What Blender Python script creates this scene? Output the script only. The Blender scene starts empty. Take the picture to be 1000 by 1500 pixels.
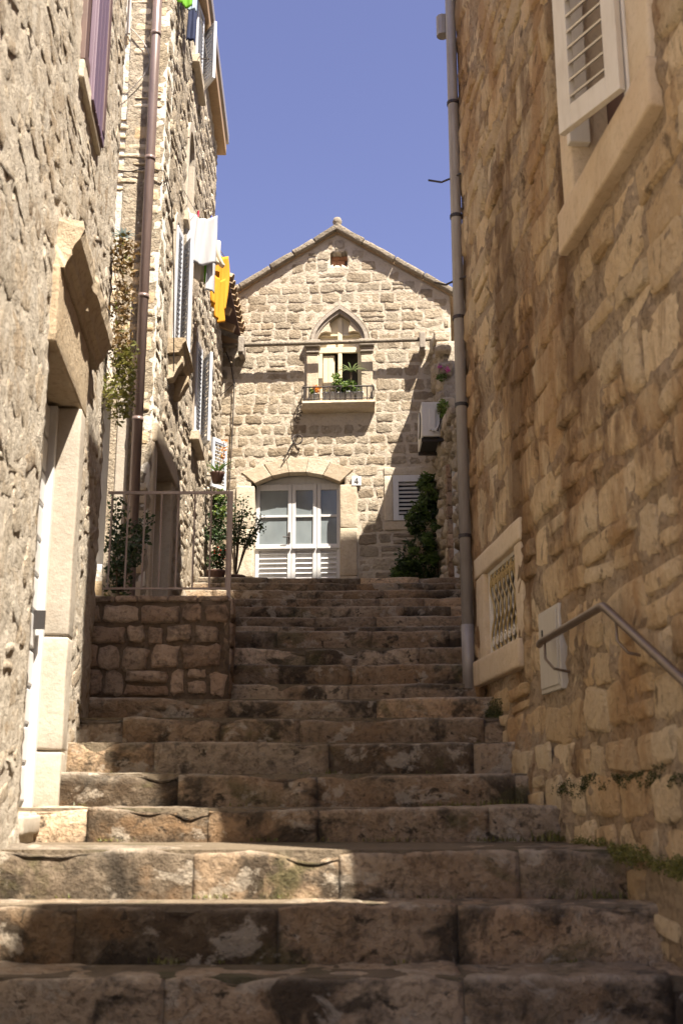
import bpy, bmesh, math, random
from mathutils import Vector, Matrix, Euler, noise
R = math.radians
scene = bpy.context.scene
col = scene.collection

# ------------------------------------------------------------------ camera, sky, sun, exposure
CZ = 1.55
cam_d = bpy.data.cameras.new('camera')
cam = bpy.data.objects.new('camera', cam_d); col.objects.link(cam)
cam.location = (0, 0, CZ); cam.rotation_euler = (R(90 + 14.2), 0, 0)
cam_d.sensor_fit = 'VERTICAL'; cam_d.sensor_height = 36.0; cam_d.lens = 39.36
cam_d.clip_start = 0.05; cam_d.clip_end = 3000
cam_d.dof.use_dof = True; cam_d.dof.focus_distance = 15.0; cam_d.dof.aperture_fstop = 3.6
scene.camera = cam

SUN = Vector((0.80, -1.0, 2.2)).normalized()          # direction towards the sun
elev = math.asin(SUN.z); azim = math.atan2(SUN.x, SUN.y)
w = bpy.data.worlds.new('World'); scene.world = w; w.use_nodes = True
nt = w.node_tree; nt.nodes.clear()
sky = nt.nodes.new('ShaderNodeTexSky'); sky.sky_type = 'NISHITA'; sky.sun_disc = False
sky.sun_elevation = elev; sky.sun_rotation = azim; sky.air_density = 1.0; sky.dust_density = 1.6; sky.ozone_density = 2.0
hs = nt.nodes.new('ShaderNodeHueSaturation'); hs.inputs['Hue'].default_value = 0.53; hs.inputs['Saturation'].default_value = 0.95
bg = nt.nodes.new('ShaderNodeBackground'); bg.inputs['Strength'].default_value = 0.05
wo = nt.nodes.new('ShaderNodeOutputWorld')
nt.links.new(sky.outputs[0], hs.inputs['Color']); nt.links.new(hs.outputs[0], bg.inputs['Color']); nt.links.new(bg.outputs[0], wo.inputs[0])
sd = bpy.data.lights.new('sun', 'SUN'); sd.energy = 4.2; sd.angle = R(0.5); sd.color = (1.0, 0.91, 0.78)
so = bpy.data.objects.new('sun', sd); col.objects.link(so)
so.rotation_euler = SUN.to_track_quat('Z', 'Y').to_euler(); so.location = (20, -20, 40)
vs = scene.view_settings
vs.view_transform = 'Standard'; vs.look = 'None'; vs.exposure = 2.0; vs.gamma = 1.0; vs.use_curve_mapping = False
scene.render.engine = 'CYCLES'
scene.cycles.max_bounces = 6; scene.cycles.diffuse_bounces = 5; scene.cycles.glossy_bounces = 2

rng = random.Random(7)

# ------------------------------------------------------------------ node helpers / materials
def newmat(name):
    m = bpy.data.materials.new(name); m.use_nodes = True
    n = m.node_tree; n.nodes.clear()
    out = n.nodes.new('ShaderNodeOutputMaterial'); b = n.nodes.new('ShaderNodeBsdfPrincipled')
    n.links.new(b.outputs[0], out.inputs[0])
    return m, n, b
def L(n, a, b): n.links.new(a, b)
def tex_noise(n, vec, scale, detail=5, rough=0.55, dist=0.0):
    t = n.nodes.new('ShaderNodeTexNoise'); t.inputs['Scale'].default_value = scale
    t.inputs['Detail'].default_value = detail; t.inputs['Roughness'].default_value = rough; t.inputs['Distortion'].default_value = dist
    L(n, vec, t.inputs['Vector']); return t.outputs['Fac']
def ramp(n, fac, stops):
    r = n.nodes.new('ShaderNodeValToRGB'); e = r.color_ramp.elements
    while len(e) > 1: e.remove(e[-1])
    e[0].position = stops[0][0]; e[0].color = (*stops[0][1], 1)
    for p, c in stops[1:]:
        k = e.new(p); k.color = (*c, 1)
    L(n, fac, r.inputs[0]); return r.outputs[0]
def fmap(n, fac, a, b, c=0.0, d=1.0):
    r = n.nodes.new('ShaderNodeMapRange'); r.inputs[1].default_value = a; r.inputs[2].default_value = b
    r.inputs[3].default_value = c; r.inputs[4].default_value = d
    L(n, fac, r.inputs[0]); return r.outputs[0]
def mixc(n, fac, a, b, mode='MIX'):
    m = n.nodes.new('ShaderNodeMix'); m.data_type = 'RGBA'; m.blend_type = mode
    if isinstance(fac, (int, float)): m.inputs[0].default_value = fac
    else: L(n, fac, m.inputs[0])
    for s, v in ((6, a), (7, b)):
        if isinstance(v, tuple): m.inputs[s].default_value = (*v, 1)
        else: L(n, v, m.inputs[s])
    return m.outputs[2]
def math_n(n, op, a, b=None):
    m = n.nodes.new('ShaderNodeMath'); m.operation = op
    for i, v in enumerate((a, b)):
        if v is None: continue
        if isinstance(v, (int, float)): m.inputs[i].default_value = v
        else: L(n, v, m.inputs[i])
    return m.outputs[0]
def scaled(n, vec, s):
    m = n.nodes.new('ShaderNodeMapping'); m.inputs['Scale'].default_value = s
    L(n, vec, m.inputs[0]); return m.outputs[0]
def piece_random(n, k=1.0):
    oi = n.nodes.new('ShaderNodeObjectInfo'); g = n.nodes.new('ShaderNodeNewGeometry')
    s = math_n(n, 'ADD', oi.outputs['Random'], g.outputs['Random Per Island'])
    return math_n(n, 'FRACT', math_n(n, 'MULTIPLY', s, k))

def stone_mat(name, cols, speck=(0.10, 0.08, 0.06), speck_amt=0.5, var=(0.7, 1.2), stains=(), bump=0.7, bscale=1.0, rough=0.9, pits=0.5, vsteps=None, wear_and_highlight=None):
    """cols: three base tones; stains: (colour, lo, hi, amount, (sx,sy,sz)) streaks or patches with a shape of their own"""
    m, n, b = newmat(name)
    g = n.nodes.new('ShaderNodeNewGeometry'); pos = g.outputs['Position']
    rnd = piece_random(n); rnd2 = piece_random(n, 7.31)
    big = tex_noise(n, pos, 2.2, 5, 0.6)
    c = ramp(n, big, [(0.32, cols[0]), (0.5, cols[1]), (0.68, cols[2])])
    c2 = ramp(n, rnd, [(0.0, cols[2]), (0.5, cols[1]), (1.0, cols[0])])
    c = mixc(n, 0.55, c, c2)
    v = ramp(n, rnd2, [(p, (q, q, q)) for p, q in vsteps]) if vsteps else fmap(n, rnd2, 0, 1, var[0], var[1])
    hv = n.nodes.new('ShaderNodeHueSaturation'); L(n, c, hv.inputs['Color']); L(n, v, hv.inputs['Value']); c = hv.outputs[0]
    fine = tex_noise(n, pos, 26 * bscale, 5, 0.68)
    c = mixc(n, math_n(n, 'MULTIPLY', fmap(n, fine, 0.50, 0.72), speck_amt), c, speck)
    c = mixc(n, math_n(n, 'MULTIPLY', fmap(n, tex_noise(n, pos, 11, 3, 0.6), 0.5, 0.75), 0.35), c, cols[2])
    for (sc, lo, hi, amt, s) in stains:
        f = tex_noise(n, scaled(n, pos, s), 1.0, 5, 0.65, 0.4)
        c = mixc(n, math_n(n, 'MULTIPLY', fmap(n, f, lo, hi), amt), c, sc)
    if wear_and_highlight:                                          # edges rubbed pale by feet, plus the noses' sky highlight painted into the colour
        at = n.nodes.new('ShaderNodeAttribute'); at.attribute_name = 'wear_and_highlight'
        c = mixc(n, math_n(n, 'MULTIPLY', at.outputs['Fac'], fmap(n, tex_noise(n, pos, 7, 4, 0.65), 0.36, 0.62, 0.15, 0.85)), c, wear_and_highlight)
    L(n, c, b.inputs['Base Color'])
    b.inputs['Roughness'].default_value = rough; b.inputs['Specular IOR Level'].default_value = 0.25
    h = math_n(n, 'ADD', math_n(n, 'MULTIPLY', tex_noise(n, pos, 15 * bscale, 6, 0.74), 1.4), math_n(n, 'MULTIPLY', fmap(n, fine, 0.62, 0.50), pits * 0.35))
    bp = n.nodes.new('ShaderNodeBump'); bp.inputs['Strength'].default_value = bump; bp.inputs['Distance'].default_value = 0.03
    L(n, h, bp.inputs['Height']); L(n, bp.outputs[0], b.inputs['Normal'])
    return m
def tex_color(n, vec, scale):
    t = n.nodes.new('ShaderNodeTexNoise'); t.inputs['Scale'].default_value = scale; L(n, vec, t.inputs['Vector']); return t.outputs['Color']

def paint_mat(name, colr, rough=0.45, dirt=(0.25, 0.2, 0.15), amt=0.25, metal=0.0, bump=0.08, grain=(30, 30, 4)):
    m, n, b = newmat(name)
    g = n.nodes.new('ShaderNodeNewGeometry'); pos = g.outputs['Position']
    f = tex_noise(n, scaled(n, pos, grain), 1.0, 6, 0.6)
    f2 = tex_noise(n, pos, 3.0, 5, 0.6)
    c = mixc(n, math_n(n, 'MULTIPLY', fmap(n, f, 0.48, 0.75), amt), colr, dirt)
    c = mixc(n, math_n(n, 'MULTIPLY', fmap(n, f2, 0.5, 0.8), amt), c, dirt)
    L(n, c, b.inputs['Base Color']); b.inputs['Roughness'].default_value = rough; b.inputs['Metallic'].default_value = metal
    bp = n.nodes.new('ShaderNodeBump'); bp.inputs['Strength'].default_value = bump; bp.inputs['Distance'].default_value = 0.01
    L(n, f, bp.inputs['Height']); L(n, bp.outputs[0], b.inputs['Normal'])
    return m
def leaf_mat(name, a, bcol):
    m, n, b = newmat(name)
    c = ramp(n, piece_random(n), [(0.0, a), (1.0, bcol)])
    L(n, c, b.inputs['Base Color']); b.inputs['Roughness'].default_value = 0.45
    b.inputs['Transmission Weight'].default_value = 0.0
    tr = n.nodes.new('ShaderNodeBsdfTranslucent'); L(n, c, tr.inputs['Color'])
    mx = n.nodes.new('ShaderNodeMixShader'); mx.inputs[0].default_value = 0.3
    out = [x for x in n.nodes if x.type == 'OUTPUT_MATERIAL'][0]
    L(n, b.outputs[0], mx.inputs[1]); L(n, tr.outputs[0], mx.inputs[2]); L(n, mx.outputs[0], out.inputs[0])
    return m
def cloth_mat(name, colr):
    m, n, b = newmat(name)
    g = n.nodes.new('ShaderNodeNewGeometry')
    f = tex_noise(n, g.outputs['Position'], 260, 2)
    L(n, mixc(n, math_n(n, 'MULTIPLY', f, 0.15), colr, tuple(x * 0.7 for x in colr)), b.inputs['Base Color']); b.inputs['Roughness'].default_value = 0.85
    tr = n.nodes.new('ShaderNodeBsdfTranslucent'); tr.inputs['Color'].default_value = (*colr, 1)
    mx = n.nodes.new('ShaderNodeMixShader'); mx.inputs[0].default_value = 0.25
    out = [x for x in n.nodes if x.type == 'OUTPUT_MATERIAL'][0]
    L(n, b.outputs[0], mx.inputs[1]); L(n, tr.outputs[0], mx.inputs[2]); L(n, mx.outputs[0], out.inputs[0])
    return m

M = {}
# facade house
M['facade_stone'] = stone_mat('facade_stone', [(0.33, 0.25, 0.165), (0.43, 0.355, 0.26), (0.51, 0.445, 0.35)], speck=(0.18, 0.135, 0.09), speck_amt=0.5, var=(0.74, 1.06), bump=1.0,
                              stains=[((0.16, 0.125, 0.085), 0.55, 0.75, 0.55, (2.0, 2.0, 2.6))], pits=0.8)
M['facade_mortar'] = stone_mat('facade_mortar', [(0.46, 0.385, 0.295), (0.52, 0.455, 0.365), (0.56, 0.50, 0.41)], speck_amt=0.25, var=(0.95, 1.0), bump=0.7)
M['trim_stone'] = stone_mat('trim_stone', [(0.42, 0.33, 0.23), (0.52, 0.44, 0.33), (0.58, 0.52, 0.42)], speck=(0.2, 0.15, 0.1), speck_amt=0.3, var=(0.9, 1.08), bump=0.4, pits=0.3,
                            stains=[((0.30, 0.23, 0.15), 0.52, 0.75, 0.5, (3, 3, 1.2))])
M['arch_stone'] = stone_mat('arch_stone', [(0.26, 0.22, 0.18), (0.34, 0.295, 0.245), (0.40, 0.35, 0.295)], speck_amt=0.4, var=(0.85, 1.1), bump=0.4, pits=0.3)
M['coping'] = stone_mat('coping', [(0.22, 0.185, 0.14), (0.29, 0.245, 0.19), (0.34, 0.29, 0.225)], speck=(0.1, 0.085, 0.065), speck_amt=0.7, var=(0.8, 1.15), bump=0.9)
# near left house
M['left_wall'] = stone_mat('left_wall', [(0.39, 0.295, 0.195), (0.49, 0.41, 0.31), (0.56, 0.50, 0.405)], speck=(0.18, 0.12, 0.068), speck_amt=0.6, var=(0.78, 1.08), bump=0.75, bscale=1.5, pits=1.0,
                           stains=[((0.33, 0.22, 0.12), 0.57, 0.72, 0.5, (1.8, 1.8, 0.9)), ((0.64, 0.59, 0.51), 0.50, 0.62, 0.6, (7, 7, 5)), ((0.20, 0.14, 0.085), 0.61, 0.68, 0.75, (11, 11, 8))])
M['left_mortar'] = stone_mat('left_mortar', [(0.46, 0.39, 0.30), (0.52, 0.455, 0.365), (0.56, 0.50, 0.415)], speck=(0.27, 0.20, 0.13), speck_amt=0.6, var=(0.97, 1.02), bump=0.7, bscale=1.5, pits=1.0,
                           stains=[((0.38, 0.27, 0.16), 0.57, 0.72, 0.45, (1.8, 1.8, 0.9)), ((0.22, 0.155, 0.095), 0.61, 0.68, 0.7, (11, 11, 8))])
M['pale_trim'] = stone_mat('pale_trim', [(0.34, 0.28, 0.215), (0.40, 0.35, 0.285), (0.44, 0.395, 0.33)], speck=(0.22, 0.155, 0.10), speck_amt=0.3, var=(0.95, 1.05), bump=0.25, pits=0.2)
M['cornice'] = stone_mat('cornice', [(0.36, 0.27, 0.17), (0.45, 0.36, 0.25), (0.5, 0.42, 0.31)], speck=(0.14, 0.09, 0.05), speck_amt=0.5, var=(0.95, 1.05), bump=0.5)
# tall house
M['brick_stone'] = stone_mat('brick_stone', [(0.58, 0.40, 0.20), (0.64, 0.52, 0.36), (0.68, 0.60, 0.47)], speck=(0.4, 0.3, 0.18), speck_amt=0.3, var=(0.8, 1.08), bump=0.6)
M['pale_mortar'] = stone_mat('pale_mortar', [(0.60, 0.54, 0.44), (0.66, 0.61, 0.52), (0.70, 0.65, 0.57)], speck=(0.4, 0.34, 0.26), speck_amt=0.25, var=(0.97, 1.03), bump=0.6)
M['side_wall'] = stone_mat('side_wall', [(0.40, 0.32, 0.22), (0.52, 0.44, 0.34), (0.58, 0.52, 0.43)], speck=(0.15, 0.11, 0.08), speck_amt=0.5, var=(0.75, 1.12), bump=1.0, pits=0.9)
# near right house
RST = [((0.38, 0.20, 0.075), 0.49, 0.58, 0.65, (0.9, 1.1, 0.4)), ((0.15, 0.078, 0.032), 0.56, 0.64, 0.75, (1.1, 1.3, 0.33)), ((0.20, 0.11, 0.048), 0.545, 0.63, 0.7, (1.7, 2.0, 0.8)), ((0.10, 0.065, 0.035), 0.60, 0.68, 0.7, (9, 9, 6))]
M['right_stone'] = stone_mat('right_stone', [(0.60, 0.395, 0.195), (0.69, 0.51, 0.295), (0.72, 0.58, 0.38)], speck=(0.34, 0.20, 0.09), speck_amt=0.35, var=(0.82, 1.08), bump=0.9, bscale=1.3, pits=0.6, stains=RST)
M['right_mortar'] = stone_mat('right_mortar', [(0.35, 0.235, 0.13), (0.43, 0.31, 0.19), (0.50, 0.38, 0.25)], speck=(0.14, 0.08, 0.038), speck_amt=0.5, var=(0.95, 1.02), bump=1.0, bscale=1.3, pits=0.9, stains=RST)
M['right_trim'] = stone_mat('right_trim', [(0.54, 0.40, 0.25), (0.62, 0.49, 0.33), (0.66, 0.55, 0.40)], speck=(0.25, 0.16, 0.09), speck_amt=0.3, var=(0.92, 1.06), bump=0.3, pits=0.25,
                            stains=[((0.22, 0.13, 0.06), 0.55, 0.75, 0.5, (2, 2, 0.9))])
# stairs and terrace
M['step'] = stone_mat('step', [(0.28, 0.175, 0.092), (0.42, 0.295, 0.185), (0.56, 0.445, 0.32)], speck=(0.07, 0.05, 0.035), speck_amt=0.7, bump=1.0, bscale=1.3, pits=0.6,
                      vsteps=[(0.0, 0.22), (0.10, 0.30), (0.20, 0.62), (0.6, 0.9), (0.86, 1.05), (0.90, 1.45), (1.0, 1.6)], wear_and_highlight=(0.56, 0.475, 0.375),
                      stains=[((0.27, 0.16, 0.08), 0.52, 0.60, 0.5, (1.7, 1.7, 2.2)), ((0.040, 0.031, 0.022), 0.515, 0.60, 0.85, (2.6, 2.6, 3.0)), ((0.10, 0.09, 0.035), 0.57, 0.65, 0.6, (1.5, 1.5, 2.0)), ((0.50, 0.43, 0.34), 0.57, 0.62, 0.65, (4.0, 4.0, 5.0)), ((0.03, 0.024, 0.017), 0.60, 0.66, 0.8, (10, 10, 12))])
M['step_mortar'] = stone_mat('step_mortar', [(0.15, 0.115, 0.075), (0.2, 0.155, 0.105), (0.24, 0.19, 0.135)], speck_amt=0.5, var=(0.95, 1.02), bump=0.9,
                             stains=[((0.05, 0.06, 0.02), 0.52, 0.66, 0.6, (2, 2, 2))])
M['terrace_stone'] = stone_mat('terrace_stone', [(0.33, 0.21, 0.135), (0.45, 0.32, 0.225), (0.54, 0.42, 0.315)], speck=(0.06, 0.04, 0.03), speck_amt=0.75, var=(0.7, 1.12), bump=1.0,
                               stains=[((0.05, 0.035, 0.025), 0.54, 0.68, 0.7, (4, 4, 4))])
M['terrace_mortar'] = stone_mat('terrace_mortar', [(0.11, 0.075, 0.045), (0.15, 0.105, 0.07), (0.2, 0.145, 0.10)], speck_amt=0.5, var=(0.95, 1.02), bump=0.9)
M['street'] = stone_mat('street', [(0.42, 0.36, 0.28), (0.48, 0.42, 0.33), (0.52, 0.46, 0.37)], speck_amt=0.4, var=(0.95, 1.02), bump=0.5)
# painted and metal things
M['white_paint'] = paint_mat('white_paint', (0.58, 0.575, 0.57), 0.45, (0.34, 0.30, 0.25), 0.3)
M['white_shutter'] = paint_mat('white_shutter', (0.55, 0.57, 0.62), 0.45, (0.33, 0.31, 0.29), 0.3)
M['cream_paint'] = paint_mat('cream_paint', (0.66, 0.57, 0.40), 0.5, (0.35, 0.25, 0.12), 0.25)
M['warm_white'] = paint_mat('warm_white', (0.66, 0.60, 0.50), 0.45, (0.35, 0.27, 0.17), 0.25)
M['purple_wood'] = paint_mat('purple_wood', (0.15, 0.095, 0.135), 0.5, (0.09, 0.05, 0.06), 0.5, grain=(40, 40, 2))
M['brown_wood'] = paint_mat('brown_wood', (0.12, 0.065, 0.05), 0.6, (0.05, 0.03, 0.025), 0.5)
M['pipe_brown'] = paint_mat('pipe_brown', (0.20, 0.145, 0.13), 0.32, (0.10, 0.07, 0.06), 0.45, 0.15)
M['pipe_grey'] = paint_mat('pipe_grey', (0.30, 0.27, 0.25), 0.4, (0.16, 0.12, 0.09), 0.45, 0.1)
M['iron'] = paint_mat('iron', (0.045, 0.04, 0.038), 0.55, (0.10, 0.05, 0.03), 0.5, 0.4)
M['rail_paint'] = paint_mat('rail_paint', (0.36, 0.29, 0.25), 0.5, (0.2, 0.11, 0.07), 0.5, 0.1)
M['steel'] = paint_mat('steel', (0.22, 0.17, 0.13), 0.35, (0.12, 0.08, 0.05), 0.4, 0.6)
M['wood_eave'] = paint_mat('wood_eave', (0.36, 0.24, 0.13), 0.7, (0.18, 0.11, 0.06), 0.5)
M['plastic_box'] = paint_mat('plastic_box', (0.50, 0.46, 0.39), 0.5, (0.33, 0.27, 0.2), 0.3)
M['ac_white'] = paint_mat('ac_white', (0.62, 0.60, 0.56), 0.4, (0.4, 0.35, 0.3), 0.2)
M['dark'] = paint_mat('dark', (0.02, 0.018, 0.016), 0.8, (0.03, 0.025, 0.02), 0.3)
M['interior'] = paint_mat('interior', (0.07, 0.06, 0.05), 0.9, (0.03, 0.025, 0.02), 0.3)
M['yellow_iron'] = paint_mat('yellow_iron', (0.45, 0.32, 0.13), 0.5, (0.2, 0.12, 0.05), 0.4)
M['tile'] = stone_mat('tile', [(0.34, 0.20, 0.11), (0.44, 0.31, 0.19), (0.48, 0.38, 0.26)], speck=(0.1, 0.07, 0.05), speck_amt=0.5, var=(0.7, 1.15), bump=0.4)
M['brick'] = stone_mat('brick', [(0.36, 0.14, 0.08), (0.42, 0.2, 0.11), (0.46, 0.26, 0.15)], speck_amt=0.3, var=(0.8, 1.1), bump=0.4)
M['terracotta'] = stone_mat('terracotta', [(0.40, 0.19, 0.10), (0.45, 0.23, 0.13), (0.48, 0.27, 0.17)], speck_amt=0.15, var=(0.9, 1.1), bump=0.15)
M['grey_pot'] = stone_mat('grey_pot', [(0.45, 0.45, 0.46), (0.52, 0.52, 0.53), (0.58, 0.58, 0.58)], speck_amt=0.15, var=(0.85, 1.1), bump=0.15)
M['leaf_dark'] = leaf_mat('leaf_dark', (0.018, 0.035, 0.012), (0.05, 0.085, 0.025))
M['leaf_mid'] = leaf_mat('leaf_mid', (0.05, 0.10, 0.02), (0.12, 0.18, 0.04))
M['leaf_light'] = leaf_mat('leaf_light', (0.12, 0.20, 0.03), (0.25, 0.32, 0.07))
M['leaf_dry'] = leaf_mat('leaf_dry', (0.14, 0.085, 0.03), (0.26, 0.17, 0.07))
M['leaf_olive'] = leaf_mat('leaf_olive', (0.10, 0.11, 0.025), (0.24, 0.22, 0.05))
M['leaf_aloe'] = leaf_mat('leaf_aloe', (0.17, 0.24, 0.10), (0.28, 0.33, 0.15))
M['leaf_blue'] = leaf_mat('leaf_blue', (0.14, 0.2, 0.2), (0.24, 0.3, 0.3))
M['moss'] = leaf_mat('moss', (0.035, 0.045, 0.010), (0.09, 0.095, 0.02))
M['flower_red'] = leaf_mat('flower_red', (0.55, 0.03, 0.02), (0.7, 0.08, 0.04))
M['flower_pink'] = leaf_mat('flower_pink', (0.45, 0.05, 0.22), (0.6, 0.15, 0.4))
M['flower_orange'] = leaf_mat('flower_orange', (0.75, 0.22, 0.03), (0.8, 0.4, 0.06))
M['stem'] = paint_mat('stem', (0.12, 0.08, 0.045), 0.8, (0.05, 0.03, 0.02), 0.4)
M['cloth_white'] = cloth_mat('cloth_white', (0.52, 0.52, 0.54))
M['cloth_cream'] = cloth_mat('cloth_cream', (0.72, 0.65, 0.52))
M['cloth_yellow'] = cloth_mat('cloth_yellow', (0.66, 0.30, 0.01))
M['cloth_green'] = cloth_mat('cloth_green', (0.16, 0.42, 0.02))
M['cloth_blue'] = cloth_mat('cloth_blue', (0.02, 0.03, 0.09))
M['cloth_grey'] = cloth_mat('cloth_grey', (0.45, 0.55, 0.66))
M['peg'] = paint_mat('peg', (0.06, 0.08, 0.4), 0.4, (0.03, 0.03, 0.2), 0.2)
M['peg_red'] = paint_mat('peg_red', (0.6, 0.03, 0.08), 0.4, (0.3, 0.03, 0.05), 0.2)
mg, ng, bgl = newmat('pane_glass'); gg = ng.nodes.new('ShaderNodeNewGeometry')
L(ng, ramp(ng, tex_noise(ng, scaled(ng, gg.outputs['Position'], (3, 3, 2)), 1.0, 3), [(0.35, (0.16, 0.185, 0.195)), (0.65, (0.21, 0.24, 0.25))]), bgl.inputs['Base Color']); bgl.inputs['Roughness'].default_value = 0.1; M['pane'] = mg
mg, ng, bgl = newmat('dark_glass'); bgl.inputs['Base Color'].default_value = (0.03, 0.03, 0.032, 1); bgl.inputs['Roughness'].default_value = 0.08; M['dark_glass'] = mg

# ------------------------------------------------------------------ object helpers
def link(o, parent=None, loc=(0, 0, 0), rz=0.0):
    col.objects.link(o); o.location = loc; o.rotation_euler = (0, 0, rz)
    if parent is not None: o.parent = parent
    return o
def tag(o, label=None, cat=None, group=None, kind=None):
    if label: o['label'] = label
    if cat: o['category'] = cat
    if group: o['group'] = group
    if kind: o['kind'] = kind
    return o
def thing(name, label, cat, loc=(0, 0, 0), rz=0.0, group=None, kind=None):
    o = bpy.data.objects.new(name, None); o.empty_display_size = 0.2
    link(o, None, loc, rz); return tag(o, label, cat, group, kind)

class MB:
    def __init__(s): s.v = []; s.f = []
    def add(s, vs, fs):
        k = len(s.v); s.v += [tuple(p) for p in vs]; s.f += [tuple(i + k for i in f) for f in fs]; return s
    def box(s, x0, x1, y0, y1, z0, z1, rot=None, piv=None):
        vs = [Vector((x, y, z)) for z in (z0, z1) for y in (y0, y1) for x in (x0, x1)]
        if rot is not None:
            p = Vector(piv) if piv is not None else Vector(((x0 + x1) / 2, (y0 + y1) / 2, (z0 + z1) / 2))
            m = Euler(rot).to_matrix(); vs = [m @ (q - p) + p for q in vs]
        return s.add(vs, [(0, 2, 3, 1), (4, 5, 7, 6), (0, 1, 5, 4), (1, 3, 7, 5), (3, 2, 6, 7), (2, 0, 4, 6)])
    def prism(s, poly, y0, y1):                 # poly in (x, z), counter-clockwise seen from -y
        n = len(poly)
        vs = [(x, y0, z) for x, z in poly] + [(x, y1, z) for x, z in poly]
        return s.add(vs, [tuple(range(n)), tuple(range(2 * n - 1, n - 1, -1))] + [(i, i + n, (i + 1) % n + n, (i + 1) % n) for i in range(n)])
    def tube(s, pts, r, n=8, r1=None):
        pts = [Vector(p) for p in pts]; rings = []; k = len(pts)
        up = None
        for i, p in enumerate(pts):
            t = (pts[min(i + 1, k - 1)] - pts[max(i - 1, 0)]).normalized()
            if up is None:
                up = Vector((0, 0, 1)) if abs(t.z) < 0.9 else Vector((1, 0, 0))
            a = t.cross(up).normalized(); b = a.cross(t).normalized(); up = b
            rr = r if r1 is None else r + (r1 - r) * i / max(1, k - 1)
            rings.append([p + rr * (math.cos(2 * math.pi * j / n) * a + math.sin(2 * math.pi * j / n) * b) for j in range(n)])
        vs = [q for ring in rings for q in ring]; fs = []
        for i in range(k - 1):
            for j in range(n): fs.append((i * n + j, i * n + (j + 1) % n, (i + 1) * n + (j + 1) % n, (i + 1) * n + j))
        fs += [tuple(range(n - 1, -1, -1)), tuple(range((k - 1) * n, k * n))]
        return s.add(vs, fs)
    def lathe(s, prof, c, n=16):
        vs = []; fs = []
        for r, z in prof:
            for j in range(n): vs.append((c[0] + r * math.cos(2 * math.pi * j / n), c[1] + r * math.sin(2 * math.pi * j / n), c[2] + z))
        for i in range(len(prof) - 1):
            for j in range(n): fs.append((i * n + j, i * n + (j + 1) % n, (i + 1) * n + (j + 1) % n, (i + 1) * n + j))
        fs += [tuple(range(n - 1, -1, -1)), tuple(range((len(prof) - 1) * n, len(prof) * n))]
        return s.add(vs, fs)
    def build(s, name, mat, parent=None, loc=(0, 0, 0), rz=0.0, smooth=False, bevel=0.0):
        me = bpy.data.meshes.new(name); me.from_pydata(s.v, [], s.f); me.update()
        if smooth: me.polygons.foreach_set('use_smooth', [True] * len(me.polygons))
        me.materials.append(mat)
        o = link(bpy.data.objects.new(name, me), parent, loc, rz)
        if bevel:
            b = o.modifiers.new('bevel', 'BEVEL'); b.width = bevel; b.segments = 2; b.limit_method = 'ANGLE'
        return o
def box(name, x0, x1, y0, y1, z0, z1, mat, parent=None, loc=(0, 0, 0), rz=0.0, bevel=0.004, rot=None):
    return MB().box(x0, x1, y0, y1, z0, z1, rot).build(name, mat, parent, loc, rz, bevel=bevel)

def fbm(p, o=4, h=0.9, l=2.0): return noise.fractal(p, h, l, o)

def rblock(name, x0, x1, y0, y1, z0, z1, mat, parent, loc=(0, 0, 0), amp=0.006, bev=0.014, cell=0.07, rot=None):
    """a dressed stone block: bevelled, subdivided, slightly uneven"""
    bm = bmesh.new(); bmesh.ops.create_cube(bm, size=1.0)
    sx, sy, sz = x1 - x0, y1 - y0, z1 - z0
    bmesh.ops.scale(bm, vec=(sx, sy, sz), verts=bm.verts)
    bev = min(bev, 0.3 * min(sx, sy, sz))
    bmesh.ops.bevel(bm, geom=list(bm.edges), offset=bev, segments=2, profile=0.6, affect='EDGES')
    long_e = [e for e in bm.edges if e.calc_length() > cell * 1.5]
    mx = max(sx, sy, sz); cuts = max(1, min(5, int(mx / cell / 2)))
    bmesh.ops.subdivide_edges(bm, edges=long_e, cuts=cuts, use_grid_fill=True)
    off = Vector((rng.uniform(0, 99), rng.uniform(0, 99), rng.uniform(0, 99)))
    for v in bm.verts:
        p = v.co * 6 + off
        v.co += Vector((noise.noise(p), noise.noise(p + Vector((31, 0, 0))), noise.noise(p + Vector((0, 57, 0))))) * amp
    if rot: bmesh.ops.rotate(bm, cent=(0, 0, 0), matrix=Euler(rot).to_matrix(), verts=bm.verts)
    bmesh.ops.translate(bm, vec=((x0 + x1) / 2, (y0 + y1) / 2, (z0 + z1) / 2), verts=bm.verts)
    me = bpy.data.meshes.new(name); bm.to_mesh(me); bm.free()
    me.polygons.foreach_set('use_smooth', [True] * len(me.polygons)); me.materials.append(mat)
    return link(bpy.data.objects.new(name, me), parent, loc)

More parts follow.
